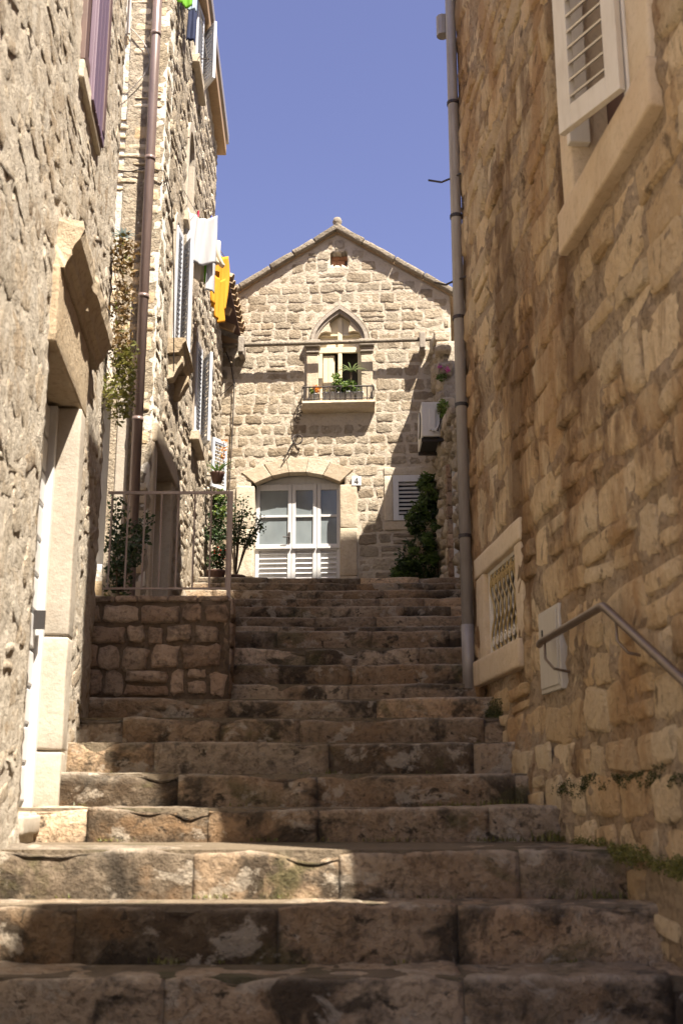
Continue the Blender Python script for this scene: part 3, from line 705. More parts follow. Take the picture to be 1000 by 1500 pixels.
w2 = sheet('side_wall', 0.0, SL, 2.4, 10.6, 0.05, M['side_wall'], h2, bl2, amp=0.028, freq=6, loc=D2, rz=SRZ, thick=0.35)
lib2s = StoneLib(M['side_wall'], jit=0.08, seed=5)
rc = courses(0.0, SL, 2.6, 10.5, (0.11, 0.24), (0.16, 0.44), 0.025, bl2s, zj=0.03, split=0.25, skew=0.08)
place_stones(rc, lib2s, w2, W2, P=(0.010, 0.026), out=(-0.016, 0.006), rotj=6, limit=190)
sheet('rear_wall', 0.15, 3.2, 2.4, 10.6, 0.15, M['side_wall'], h2, None, amp=0.02, loc=(0.0, SL, -2.85), rz=R(180), thick=0.3)
MB().box(-3.1, -0.55, 0.37, SL - 0.1, 2.5, 10.5).build('house_body', M['interior'], h2, D2)
# eave board and roof edge
ev = MB().box(-0.3, SL + 0.1, -0.10, 3.2, 10.6, 10.74).build('roof', M['tile'], h2, D2, SRZ)
MB().box(0.0, SL + 0.04, -0.13, 0.02, 10.40, 10.6).build('eave_board', M['wood_eave'], ev, bevel=0.01)
MB().box(-0.3, SL + 0.08, -0.16, -0.102, 10.605, 10.75).build('gutter', M['pipe_grey'], ev)
S2 = dict(parent=h2, loc=D2)
def side(mb, name, mat, parent=None, bevel=0.0):       # build in the side wall's frame
    if parent is None:
        return mb.build(name, mat, h2, D2, SRZ, bevel=bevel)
    return mb.build(name, mat, parent, bevel=bevel)
# arched shutter window with bracketed sill
def side_shutter(u, width, z0, z1, ang, mat=M['white_shutter']):
    # hinge on the wall at u; ang swings the leaf out of the wall plane
    q = frame_m(0, 0, SRZ) @ Vector((u, -0.045, 0))
    return louvre('shutter', width, z0, z1, mat, h2, (q.x, q.y, -2.85), SRZ + ang, stile=0.045, pitch=0.05, tilt=35)
def side_window(a, b, z0, z1, glass, depth, arched, sill, fmat):
    o = side(MB().box(a - 0.02, b + 0.02, depth, depth + 0.03, z0 - 0.04, z1 + 0.05), 'window', glass)
    zt = z1 - (b - a) / 2 if arched else z1
    for x0, x1 in ((a - 0.09, a), (b, b + 0.09)): side(MB().box(x0, x1, -0.03, depth, z0, zt), 'frame', fmat, o, 0.008)
    if arched:
        ar = MB(); N = 10; cx = (a + b) / 2; r0 = (b - a) / 2; r1 = r0 + 0.095
        pin = [(cx + r0 * math.cos(math.pi * k / N), zt + r0 * math.sin(math.pi * k / N)) for k in range(N + 1)]
        pout = [(cx + r1 * math.cos(math.pi * k / N), zt + r1 * math.sin(math.pi * k / N)) for k in range(N + 1)]
        for k in range(N): ar.prism([pin[k + 1], pin[k], pout[k], pout[k + 1]][::-1], -0.03, depth)
        side(ar, 'arch', fmat, o)
    else:
        side(MB().box(a - 0.12, b + 0.12, -0.035, depth, z1, z1 + 0.15), 'lintel', fmat, o, 0.008)
    if sill: side(MB().box(a - 0.12, b + 0.12, -sill, depth, z0 - 0.11, z0), 'sill', M['trim_stone'], o, 0.01)
    return o
side_window(0.90, 1.34, 5.74, 7.12, M['dark_glass'], 0.16, True, 0, M['pale_trim'])
side_shutter(0.90, 0.23, 5.75, 7.0, R(-7)); side_shutter(1.34, 0.23, 5.75, 7.0, R(180 + 25))
sprof = [(0.1, 5.74), (-0.17, 5.74), (-0.18, 5.70), (-0.15, 5.67), (-0.145, 5.63), (-0.11, 5.60), (0.1, 5.58)]
sb = moulding('balcony_sill', sprof, 0.74, 1.52, M['cornice'], h2, D2, res=0.06, amp=0.006); sb.rotation_euler.z = SRZ
for u in (0.80, 1.32):
    br = MB(); pr = [(0.05, 5.58), (-0.15, 5.58), (-0.145, 5.52), (-0.10, 5.45), (-0.06, 5.36), (0.05, 5.33)]
    n = len(pr); br.add([(u, y, z) for y, z in pr] + [(u + 0.14, y, z) for y, z in pr], [tuple(range(n - 1, -1, -1)), tuple(range(n, 2 * n))] + [(i, (i + 1) % n, (i + 1) % n + n, i + n) for i in range(n)])
    br.build('bracket', M['cornice'], sb, bevel=0.008)
side_window(3.05, 3.65, 5.55, 6.70, M['dark_glass'], 0.14, False, 0.10, M['pale_trim'])
side_shutter(3.05, 0.30, 5.57, 6.68, R(-6)); side_shutter(3.65, 0.30, 5.57, 6.68, R(180 + 22))
side_window(1.72, 2.20, 7.55, 8.68, M['brown_wood'], 0.2, True, 0.05, M['pale_trim'])
side_window(1.9, 2.5, 9.6, 10.4, M['dark_glass'], 0.14, False, 0.09, M['pale_trim'])
side_shutter(1.9, 0.3, 9.62, 10.38, R(-8)); side_shutter(2.5, 0.3, 9.62, 10.38, R(180 + 30))
# side door
dg = side(MB().box(0.16, 1.32, 0.22, 0.26, 2.85, 4.5), 'door', M['white_paint'])
side(MB().box(0.62, 1.1, 0.19, 0.22, 2.9, 3.55), 'door_panel', M['white_paint'], dg, 0.008); side(MB().box(0.62, 1.1, 0.19, 0.22, 3.65, 4.38), 'door_panel', M['pane'], dg, 0.004)
side(MB().box(0.7, 0.73, 0.12, 0.19, 3.42, 3.52), 'handle', M['iron'], dg)
side(MB().box(0.02, 0.18, -0.03, 0.24, 2.85, 4.48), 'jamb', M['trim_stone'], dg, 0.01); side(MB().box(1.30, 1.48, -0.03, 0.24, 2.85, 4.48), 'jamb', M['trim_stone'], dg, 0.01)
side(MB().box(0.02, 1.50, -0.05, 0.24, 4.485, 4.66), 'lintel', M['trim_stone'], dg, 0.012)
# front window beside the pipe
fw = box('window', -1.3, -0.27, 0.16, 0.19, 3.4, 4.86, M['white_paint'], h2, D2)
box('jamb', -0.29, -0.19, -0.02, 0.16, 3.4, 4.88, M['pale_trim'], fw, bevel=0.008); box('lintel', -1.4, -0.19, -0.03, 0.16, 4.885, 5.02, M['pale_trim'], fw, bevel=0.01)
# brown drainpipe, collars, cables
dp2 = MB().tube([(-0.105, -0.085, 2.9), (-0.105, -0.085, 8.0), (-0.105, -0.085, 10.6)], 0.044, 14).build('drainpipe', M['pipe_brown'], h2, D2, smooth=True)
for z in (3.55, 4.62, 5.75, 7.1, 8.4):
    MB().tube([(-0.105, -0.085, z), (-0.105, -0.085, z + 0.04)], 0.049, 14).build('collar', M['pipe_brown'], dp2, smooth=True)
MB().tube([(-0.5, -0.03, 7.05), (-0.3, -0.035, 7.02), (-0.15, -0.04, 7.05), (0.02, -0.05, 7.02), (0.06, 0.2, 6.8), (0.06, 0.5, 6.2), (0.05, 0.75, 5.4)], 0.006, 5).build('cable', M['iron'], h2, D2)
pts = []
for j in range(18):
    t = j / 17; pts.append((-0.38 + 0.22 * math.sin(t * math.pi), -0.04, 8.55 - 0.75 * t + 0.0))
MB().tube(pts, 0.005, 5).build('cable', M['pipe_grey'], h2, D2)
for dx in (0, 0.035): MB().tube([(-0.40 + dx, -0.05, 8.45), (-0.40 + dx, -0.05, 9.3)], 0.014, 8).build('conduit', M['pipe_grey'], h2, D2)

# ------------------------------------------------------------------ low house between the tall house and the gable
h4 = thing('low_house', 'low whitewashed rubble house with clay tile eaves behind the tall house', 'house', (-1.775, 14.2, TOPZ))
D4 = (0, 0, -TOPZ)
wl = sheet('wall', 0.0, 2.2, 3.9, 8.35, 0.06, M['side_wall'], h4, rect_blocker((0.35, 0.85, 5.6, 6.3)), amp=0.03, loc=D4, rz=R(92), thick=0.3)
rc = courses(0.0, 2.15, 4.2, 8.3, (0.12, 0.22), (0.16, 0.4), 0.03, rect_blocker((0.28, 0.95, 5.5, 6.4)), zj=0.02, split=0.2, skew=0.05)
place_stones(rc, lib2s, wl, frame_m(-1.775, 14.2, R(92)), P=(0.02, 0.04), limit=120)
MB().box(-3.0, -0.36, 0.05, 3.0, 3.9, 8.3).build('house_body', M['interior'], h4, D4)
MB().box(0.33, 0.87, 0.1, 0.13, 5.58, 6.32).build('window', M['dark_glass'], h4, D4, R(92))
louvre('shutter', 0.30, 5.6, 6.3, M['white_shutter'], h4, (0.03, 0.38, D4[2]), R(92 - 35), stile=0.04, pitch=0.05)
# tiled roof: rows of barrel tiles sloping down towards the lane, on rafters
rl = MB().add([(0.22, -0.05, 8.42), (0.22, 3.3, 8.42), (-2.8, 3.3, 9.75), (-2.8, -0.05, 9.75), (0.22, -0.05, 8.46), (0.22, 3.3, 8.46), (-2.8, 3.3, 9.79), (-2.8, -0.05, 9.79)],
              [(0, 1, 2, 3), (7, 6, 5, 4), (0, 4, 5, 1), (1, 5, 6, 2), (2, 6, 7, 3), (3, 7, 4, 0)]).build('roof', M['brown_wood'], h4, D4)
tile_me = None
def barrel(l, r0):
    m = MB(); n = 6; V = []
    for (x, rr, dz) in ((0, r0, 0.012), (l, r0 * 0.85, 0)):
        for j in range(n + 1):
            a = math.pi * j / n; V.append((-x, rr * math.cos(a), dz + rr * math.sin(a)))
        for j in range(n + 1):
            a = math.pi * j / n; V.append((-x, (rr - 0.012) * math.cos(a), dz + (rr - 0.012) * math.sin(a)))
    k = n + 1; F = []
    for j in range(n):
        F.append((j, j + 1, 2 * k + j + 1, 2 * k + j)); F.append((k + j + 1, k + j, 3 * k + j, 3 * k + j + 1)); F.append((j + 1, j, k + j, k + j + 1))
    return m.add(V, F)
tm = barrel(0.42, 0.085); slope = math.atan2(1.33, 3.02)
tile_o = None
for r_ in range(17):
    for c_ in range(7):
        x = 0.26 - 0.40 * c_ * math.cos(slope); z = 8.45 + 0.40 * c_ * math.sin(slope)
        if tile_o is None:
            o = tm.build('tile', M['tile'], rl, smooth=True); tile_o = o
        else:
            o = link(bpy.data.objects.new('tile', tile_o.data), rl)
        o.location = (x + rng.uniform(-.01, .01), 0.02 + r_ * 0.195 + rng.uniform(-.008, .008), z); o.rotation_euler = (0, slope, rng.uniform(-.03, .03))
for k in range(6):
    MB().box(-0.3, 0.2, 0.05 + k * 0.6, 0.13 + k * 0.6, 8.32, 8.42, rot=(0, slope * 0.9, 0)).build('rafter', M['wood_eave'], rl)

# ------------------------------------------------------------------ gabled house closing the lane
GX, GY, GRZ = -0.07, 16.0, R(-3.5)
h5 = thing('gabled_house', 'gabled stone house with pointed arch window above a white three leaf door', 'house', (GX, GY, TOPZ), GRZ)
D5 = (0, 0, -TOPZ)
AX, AZ, EZ5 = 0.0, 10.12, 9.0; SLP = (AZ - EZ5) / 1.74
def gtop(u): return AZ - SLP * abs(u - AX)
def arch_pts(a, h, cx, z0, n=14):                     # left half of a pointed arch, springing to apex
    return [(cx - a * (1 - math.sin(math.pi / 2 * k / n) ** 2.0), z0 + h * math.sin(math.pi / 2 * k / n)) for k in range(n + 1)]
WC = 0.045
def in_arch(u, z, a, h, z0):
    if z <= z0: return abs(u - WC) < a
    q = (z - z0) / h
    return q < 1 and abs(u - WC) < a * (1 - q ** 2.0)
DL, DR, DS, DC = -1.225, 0.05, 6.06, 6.22            # door: left, right, springing, crown
DM = (DL + DR) / 2; DHW = (DR - DL) / 2; DRad = (DHW ** 2 + (DC - DS) ** 2) / (2 * (DC - DS))
def in_door(u, z, g=0.0):
    if not (DL - g < u < DR + g): return False
    return z < DC + g - DRad + math.sqrt(max(0, DRad ** 2 - (u - DM) ** 2)) if z > DS else True
LWN = (0.83, 1.42, 5.45, 6.14)
VENT = (-0.10, 0.165, 9.56, 9.79)
def bl5(u, z):
    return (z > 7.26 and in_arch(u, z, 0.40, 0.52, 8.30)) or in_door(u, z, 0.06) or (LWN[0] - 0.04 < u < LWN[1] + 0.04 and LWN[2] - 0.04 < z < LWN[3] + 0.04) or (VENT[0] < u < VENT[1] and VENT[2] < z < VENT[3])
def bl5s(u, z):
    if z > gtop(u) - 0.04: return True
    if z > 7.05 and z < 8.3 and abs(u - WC) < 0.53: return True
    if z >= 8.3 and in_arch(u, z, 0.48, 0.62, 8.30): return True
    if in_door(u, z, 0.26) : return True
    if LWN[0] - 0.13 < u < LWN[1] + 0.1 and LWN[2] - 0.14 < z < LWN[3] + 0.13: return True
    return VENT[0] - 0.01 < u < VENT[1] + 0.01 and VENT[2] - 0.01 < z < VENT[3] + 0.01
w5 = sheet('wall', -2.0, 1.74, 3.9, 10.2, 0.045, M['facade_mortar'], h5, bl5, amp=0.012, freq=9, loc=D5, top=gtop, thick=0.35)
lib5 = StoneLib(M['facade_stone'], jit=0.07, crisp=True, smooth=True, nvar=14, seed=6)
rc = courses(-1.95, 1.72, 4.1, 5.6, (0.15, 0.25), (0.17, 0.42), 0.032, bl5s, zj=0.012, split=0.1, skew=0.04)
rc += courses(-1.95, 1.72, 5.6, 7.3, (0.155, 0.20), (0.17, 0.36), 0.04, bl5s, zj=0.006, split=0.0, skew=0.02)
rc += courses(-1.95, 1.72, 7.3, 8.3, (0.15, 0.23), (0.17, 0.40), 0.036, bl5s, zj=0.01, split=0.05, skew=0.03)
rc += courses(-1.95, 1.72, 8.3, 10.15, (0.12, 0.19), (0.15, 0.44), 0.03, bl5s, zj=0.015, split=0.06, skew=0.06)
place_stones(rc, lib5, w5, frame_m(GX, GY, GRZ), P=(0.007, 0.016), out=(-0.006, 0.003), rotj=4, limit=300)
bd = MB(); gp = [(-1.95, 3.95), (1.7, 3.95), (1.7, 8.9), (0, 9.95), (-1.95, 8.75)]
bd.prism(gp, 0.40, 6.0).build('house_body', M['interior'], h5, D5)
# roof planes with coping slabs along the gable
for sgn in (-1, 1):
    e = 1.95 * sgn; r5 = MB()
    z1 = AZ - SLP * 1.95
    vs = [(0, -0.02, AZ + 0.0), (e, -0.02, z1), (e, 6.2, z1), (0, 6.2, AZ), (0, -0.02, AZ + 0.06), (e, -0.02, z1 + 0.06), (e, 6.2, z1 + 0.06), (0, 6.2, AZ + 0.06)]
    ro = r5.add(vs, [(0, 1, 2, 3), (7, 6, 5, 4), (0, 4, 5, 1), (1, 5, 6, 2), (2, 6, 7, 3), (3, 7, 4, 0)]).build('roof', M['tile'], h5, D5)
    ln = math.hypot(1.98, SLP * 1.98); k = 0; s = 0.0; ang = math.atan(SLP)
    while s < ln - 0.05:
        l_ = min(rng.uniform(0.38, 0.62), ln - s); mid = s + l_ / 2
        cx = sgn * mid * math.cos(ang); cz = AZ + 0.075 - mid * math.sin(ang)
        o = rblock('coping_stone', -l_ / 2 + 0.004, l_ / 2 - 0.004, -0.11, 0.30, -0.045 + rng.uniform(-.006, .006), 0.042 + rng.uniform(-.01, .01), M['coping'], ro, amp=0.014, bev=0.02, rot=(0, ang * sgn, 0))
        o.location = (cx, 0, cz); s += l_
fn = MB().lathe([(0.05, 0.0), (0.06, 0.05), (0.045, 0.08), (0.07, 0.12), (0.075, 0.16), (0.055, 0.21), (0.0, 0.225)], (0, 0.06, AZ + 0.08), 12).build('finial', M['coping'], h5, D5, smooth=True)
# vent with brick back
vt = MB().box(VENT[0], VENT[1], 0.16, 0.2, VENT[2], VENT[3]).build('vent', M['brown_wood'], h5, D5)
for r_ in range(3):
    for c_ in range(2):
        a = VENT[0] + c_ * 0.135 - (0.05 if r_ % 2 else 0)
        MB().box(max(a, VENT[0]) + 0.003, min(a + 0.13, VENT[1]), 0.12, 0.165, VENT[2] + r_ * 0.077, VENT[2] + r_ * 0.077 + 0.068).build('brick', M['brick'], vt, bevel=0.004)
# pointed window: mouldings, cusps, jambs with capitals
def arch_band(name, a0, h0, a1, h1_, y0, y1, mat, parent, z0=8.30):
    n = 12; pi_ = arch_pts(a0, h0, WC, z0, n); po = arch_pts(a1, h1_, WC, z0, n)
    full_i = pi_ + [(2 * WC - x, z) for x, z in pi_[::-1][1:]]; full_o = po + [(2 * WC - x, z) for x, z in po[::-1][1:]]
    m = MB(); k = len(full_i); V = []
    for (xi, zi), (xo, zo) in zip(full_i, full_o): V += [(xi, y0, zi), (xo, y0, zo), (xo, y1, zo), (xi, y1, zi)]
    F = []
    for i in range(k - 1):
        a = 4 * i; b = a + 4
        F += [(a, b, b + 1, a + 1), (a + 1, b + 1, b + 2, a + 2), (a + 3, a + 2, b + 2, b + 3)[::-1], (a, a + 3, b + 3, b)]
    F += [(0, 1, 2, 3), (4 * k - 1, 4 * k - 2, 4 * k - 3, 4 * k - 4)]
    me_o = m.add(V, F).build(name, mat, parent)
    bm = bmesh.new(); bm.from_mesh(me_o.data); bmesh.ops.recalc_face_normals(bm, faces=bm.faces); bm.to_mesh(me_o.data); bm.free()
    return me_o
pw = arch_band('pointed_window', 0.385, 0.505, 0.435, 0.565, -0.075, 0.1, M['arch_stone'], h5); pw.location = D5
arch_band('moulding', 0.338, 0.445, 0.384, 0.504, -0.045, 0.16, M['arch_stone'], pw)
arch_band('moulding', 0.436, 0.566, 0.462, 0.60, -0.035, 0.05, M['coping'], pw)
MB().prism([(WC - 0.022, 8.85), (WC + 0.022, 8.85), (WC, 8.95)], -0.06, 0.02).build('finial', M['arch_stone'], pw)
for sgn in (-1, 1):
    cp = [(WC + sgn * 0.33, 8.36), (WC + sgn * 0.29, 8.43), (WC + sgn * 0.22, 8.455), (WC + sgn * 0.135, 8.44), (WC + sgn * 0.14, 8.51), (WC + sgn * 0.16, 8.555), (WC + sgn * 0.155, 8.64), (WC + sgn * 0.20, 8.63), (WC + sgn * 0.28, 8.54), (WC + sgn * 0.34, 8.42)]
    if sgn > 0: cp = cp[::-1]
    MB().prism(cp, -0.03, 0.04).build('cusp', M['trim_stone'], pw)
    x0, x1 = (WC - 0.50, WC - 0.325) if sgn < 0 else (WC + 0.325, WC + 0.50)
    rblock('jamb', x0, x1, -0.05, 0.2, 7.25, 8.085, M['trim_stone'], pw, amp=0.004, bev=0.008)
    c = (x0 + x1) / 2
    for (hw_, a, b, oo) in ((0.10, 8.09, 8.125, 0.075), (0.095, 8.125, 8.185, 0.06), (0.115, 8.185, 8.225, 0.10), (0.12, 8.225, 8.295, 0.11)):
        box('capital', c - hw_, c + hw_, -oo, 0.18, a + 0.001, b - 0.001, M['arch_stone'], pw, bevel=0.012)
# wooden frame and casements
wy = 0.05
tp = arch_pts(0.35, 0.455, WC, 8.30, 10); poly = tp + [(2 * WC - x, z) for x, z in tp[::-1][1:]]
fr5 = MB().prism([(WC - 0.33, 8.20)] + [p for p in poly] + [(WC + 0.33, 8.20)], wy + 0.035, wy + 0.06)
fr5o = fr5.build('window_frame', M['cream_paint'], h5, D5)
box('frame_bar', WC - 0.325, WC + 0.325, wy - 0.015, wy + 0.034, 8.125, 8.215, M['cream_paint'], fr5o)
box('frame_bar', WC - 0.30, WC + 0.30, wy, wy + 0.034, 8.405, 8.435, M['cream_paint'], fr5o)
box('mullion', WC - 0.035, WC + 0.035, wy - 0.005, wy + 0.034, 8.216, 8.71, M['cream_paint'], fr5o); box('mullion', WC - 0.03, WC + 0.03, wy - 0.01, wy + 0.05, 7.27, 8.124, M['cream_paint'], fr5o)
for a, b in ((WC - 0.33, WC - 0.27), (WC + 0.27, WC + 0.33)): box('frame_bar', a, b, wy - 0.01, wy + 0.05, 7.27, 8.124, M['cream_paint'], fr5o)
cs = box('casement', WC - 0.265, WC - 0.10, wy + 0.03, wy + 0.055, 7.28, 8.10, M['cream_paint'], h5, D5)
for k in range(2): box('board', WC - 0.258 + k * 0.078, WC - 0.185 + k * 0.078, wy + 0.018, wy + 0.031, 7.30, 8.08, M['cream_paint'], cs, bevel=0.003)
MB().box(WC - 0.11, WC - 0.085, wy + 0.04, wy + 0.24, 7.28, 8.10).build('casement', M['cream_paint'], h5, D5)
box('room_back', WC - 0.3, WC + 0.32, 0.33, 0.36, 7.2, 8.2, M['interior'], h5, D5, bevel=0)
# balcony shelf with iron rail
bprof = [(0.1, 7.27), (-0.20, 7.27), (-0.21, 7.235), (-0.195, 7.21), (-0.17, 7.195), (-0.15, 7.165), (-0.10, 7.145), (0.1, 7.13)]
bs = moulding('balcony_shelf', bprof, WC - 0.56, WC + 0.53, M['trim_stone'], h5, D5, res=0.06, amp=0.004)
rl5 = MB().tube([(WC - 0.53, 0.0, 7.49), (WC - 0.545, -0.16, 7.49), (WC - 0.53, -0.19, 7.49), (WC + 0.50, -0.19, 7.49), (WC + 0.515, -0.16, 7.49), (WC + 0.50, 0.0, 7.49)], 0.012, 6).build('balcony_rail', M['iron'], h5, D5)
MB().tube([(WC - 0.53, 0.0, 7.30), (WC - 0.53, -0.19, 7.30), (WC + 0.50, -0.19, 7.30), (WC + 0.50, 0.0, 7.30)], 0.008, 6).build('lower_rail', M['iron'], rl5)
for k in range(14):
    x = WC - 0.53 + k * 1.03 / 13; MB().tube([(x, -0.19, 7.275), (x, -0.19, 7.49)], 0.009, 6).build('baluster', M['iron'], rl5)
for x in (WC - 0.53, WC + 0.50):
    for yv in (-0.13, -0.07): MB().tube([(x, yv, 7.275), (x, yv, 7.49)], 0.007, 6).build('baluster', M['iron'], rl5)
    MB().tube([(x + 0.03 * math.cos(a * .8), -0.20, 7.40 + 0.12 * math.sin(a * .8)) for a in range(9)], 0.006, 5).build('scroll', M['iron'], rl5)
for j in range(7):      # loose wire scrolls beside the left bracket
    c = (WC - 0.56 - 0.02 * j, -0.12 + 0.03 * j, 7.22 - 0.045 * j)
    MB().tube([(c[0] + 0.04 * math.cos(a), c[1], c[2] + 0.045 * math.sin(a)) for a in [q * 0.75 for q in range(8)]], 0.006, 5).build('scroll', M['iron'], rl5)
# stone awning pole on two pierced brackets
ap = MB().tube([(-1.80, -0.20, 8.185), (-0.2, -0.20, 8.195), (1.5, -0.20, 8.215)], 0.032, 10).build('awning_pole', M['coping'], h5, D5, smooth=True)
for u in (-1.44, 1.30):
    m = MB(); m.box(u - 0.045, u + 0.045, -0.23, 0.08, 8.02, 8.14); m.box(u - 0.045, u + 0.045, -0.27, -0.235, 8.05, 8.31); m.box(u - 0.045, u + 0.045, -0.165, -0.10, 8.13, 8.29); m.box(u - 0.045, u + 0.045, -0.26, -0.11, 8.24, 8.32)
    m.build('pole_bracket', M['arch_stone'], h5, D5, bevel=0.015)
# iron ring and rod
rg = MB().tube([(-0.585 + 0.075 * math.cos(k * 0.4), -0.07 - 0.01 * math.sin(k), 6.71 + 0.075 * math.sin(k * 0.4)) for k in range(17)], 0.011, 7).build('iron_ring', M['iron'], h5, D5)
MB().tube([(-0.58, 0.05, 6.78), (-0.60, -0.09, 6.76), (-0.66, -0.08, 6.62), (-0.72, -0.06, 6.52), (-0.80, -0.05, 6.38)], 0.010, 6).build('hook', M['iron'], rg)
# door: voussoirs, jambs, three leaves with glass and louvred panels
dw = MB().box(DL, DR, 0.25, 0.28, TOPZ, 6.3).build('door', M['white_paint'], h5, D5)
zz = TOPZ - 0.02
for hgt in (0.55, 0.72, 0.66):
    for a, b in ((DL - 0.27, DL), (DR, DR + 0.25)):
        rblock('jamb_stone', a, b, -0.04 + rng.uniform(-.006, .006), 0.2, zz + 0.003, min(zz + hgt, DS - 0.01) - 0.003, M['trim_stone'], dw, amp=0.005)
    zz += hgt
vn = 5
def door_top(u, g=0.0): return DC + g - DRad + math.sqrt(DRad ** 2 - min(DRad ** 2, (u - DM) ** 2))
for k in range(vn):
    ua = DL - 0.0 + (DR - DL) * k / vn; ub = DL + (DR - DL) * (k + 1) / vn
    xa = DM + (ua - DM) * 1.32; xb = DM + (ub - DM) * 1.32
    hh = rng.uniform(0.21, 0.24)
    poly = [(ua + 0.003, door_top(ua)), (ub - 0.003, door_top(ub)), (xb - 0.003, door_top(ub) + hh - 0.02 * abs(k - 2)), (xa + 0.003, door_top(ua) + hh - 0.02 * abs(k - 2))]
    MB().prism(poly, -0.016 + rng.uniform(-.004, .004), 0.18).build('voussoir', M['trim_stone'], dw, bevel=0.006)
yf = 0.17
leaf = [(DL + 0.005, -0.685), (-0.68, -0.31), (-0.305, DR - 0.005)]
for li, (a, b) in enumerate(leaf):
    lz0, lz1 = TOPZ + 0.02, 6.02
    m = MB(); s = 0.055
    m.box(a, a + s, yf, yf + 0.05, lz0, lz1 + 0.06); m.box(b - s, b, yf, yf + 0.05, lz0, lz1 + 0.06)
    m.box(a + s, b - s, yf, yf + 0.05, lz1 - 0.03, lz1 + 0.06); m.box(a + s, b - s, yf, yf + 0.05, 5.06, 5.16); m.box(a + s, b - s, yf, yf + 0.05, 5.57, 5.605); m.box(a + s, b - s, yf, yf + 0.05, lz0, lz0 + 0.10)
    lo = m.build('door_leaf', M['white_paint'], h5, D5, bevel=0.004)
    box('weather_strip', a + 0.01, b - 0.01, yf - 0.03, yf + 0.0, 5.085, 5.12, M['white_paint'], lo)
    box('pane', a + s, b - s, yf + 0.025, yf + 0.032, 5.16, 5.57, M['pane'], lo, bevel=0); box('pane', a + s, b - s, yf + 0.025, yf + 0.032, 5.605, lz1 - 0.03, M['pane'], lo, bevel=0)
    box('panel', a + s, b - s, yf + 0.03, yf + 0.04, lz0 + 0.1, 5.06, M['white_paint'], lo, bevel=0)
    for k in range(11):
        MB().box(a + s + 0.01, b - s - 0.01, yf + 0.0, yf + 0.035, -0.005, 0.005, rot=(R(38), 0, 0)).build('slat', M['white_paint'], lo, (0, 0, lz0 + 0.16 + k * 0.074))
    if li == 0: MB().tube([(b - 0.03, yf, 5.26), (b - 0.03, yf - 0.05, 5.26), (b - 0.12, yf - 0.055, 5.26)], 0.009, 6).box(b - 0.045, b - 0.015, yf - 0.012, yf, 5.18, 5.34).build('handle', M['iron'], lo)
poly = [(DL + 0.01, 6.02), (DR - 0.01, 6.02), (DR - 0.01, DS)] + [(DR - 0.01 - (DR - DL - 0.02) * k / 10, door_top(DR - 0.01 - (DR - DL - 0.02) * k / 10) - 0.005) for k in range(11)]
MB().prism(poly, yf + 0.055, yf + 0.075).build('head_panel', M['white_paint'], h5, D5)
# louvred window beside the door
lwf = MB(); a, b, c, d = LWN
lwf.box(a - 0.0, a + 0.085, -0.03, 0.12, c, d); lwf.box(b - 0.085, b, -0.03, 0.12, c, d); lwf.box(a + 0.085, b - 0.085, -0.03, 0.12, d - 0.10, d); lwf.box(a + 0.085, b - 0.085, -0.03, 0.12, c, c + 0.08)
lwo = lwf.build('louvred_window', M['white_paint'], h5, D5, bevel=0.004)
box('pane', a + 0.02, b - 0.02, 0.10, 0.115, c + 0.02, d - 0.02, M['dark_glass'], lwo, bevel=0)
for k in range(8): MB().box(a + 0.085, b - 0.085, -0.02, 0.03, -0.012, 0.012, rot=(R(30), 0, 0)).build('slat', M['white_paint'], lwo, (0, 0, c + 0.125 + k * 0.062))
for nm, (x0, x1, z0, z1) in dict(a=(a - 0.13, b + 0.1, d + 0.003, d + 0.13), b=(a - 0.13, a - 0.003, c, d), c=(a - 0.13, b + 0.1, c - 0.14, c - 0.003)).items():
    rblock('surround_stone', x0, x1, -0.02, 0.15, z0, z1, M['trim_stone'], lwo, amp=0.004)
# house number plate
pl = box('number_plate', 0.222, 0.364, -0.045, -0.015, 5.985, 6.13, M['white_paint'], h5, D5, bevel=0.004)
nb = MB(); nb.prism([(0.299, 6.015), (0.311, 6.015), (0.311, 6.10), (0.299, 6.10)], -0.050, -0.044); nb.prism([(0.265, 6.037), (0.322, 6.037), (0.322, 6.047), (0.265, 6.047)], -0.051, -0.0445); nb.prism([(0.265, 6.048), (0.276, 6.048), (0.309, 6.10), (0.298, 6.10)], -0.0495, -0.0435)
nb.build('numeral', M['iron'], pl)
# cables on the facade
MB().tube([(-1.70, -0.04, 8.15), (-1.62, -0.05, 7.95), (-1.56, -0.05, 7.6), (-1.57, -0.05, 6.9), (-1.60, -0.05, 5.9)], 0.010, 6).build('cable', M['iron'], h5, D5)
MB().tube([(-1.95, -0.08, 7.2), (-1.75, -0.05, 7.45), (-1.57, -0.05, 7.62)], 0.006, 5).build('cable', M['iron'], h5, D5)

# ------------------------------------------------------------------ ruined house wall on the right beyond the drainpipe
h6 = thing('ruined_house', 'ruined rubble wall with broken top and recessed doorway beside the gabled house', 'house', (1.44, 16.0, TOPZ), R(-90))
def rtop(u): return 8.15 - 0.18 * u - 1.5 / (1 + math.exp(-(u - 1.15) * 9)) + 0.16 * noise.noise(Vector((u * 3.1, 4.2, 0))) + 0.08 * noise.noise(Vector((u * 9, 1.2, 0)))
hole6 = (1.72, 2.62, 4.0, 5.62)
def bl6(u, z): return hole6[0] < u < hole6[1] and z < hole6[3] + 0.2 * math.sqrt(max(0, 1 - ((u - 2.17) / 0.45) ** 2))
def bl6s(u, z): return z > rtop(u) - 0.02 or (hole6[0] - 0.02 < u < hole6[1] + 0.1 and z < 5.9)
w6 = sheet('wall', -0.1, 3.35, 3.9, 8.6, 0.05, M['side_wall'], h6, bl6, amp=0.05, freq=4, loc=D5, top=rtop, thick=0.32)
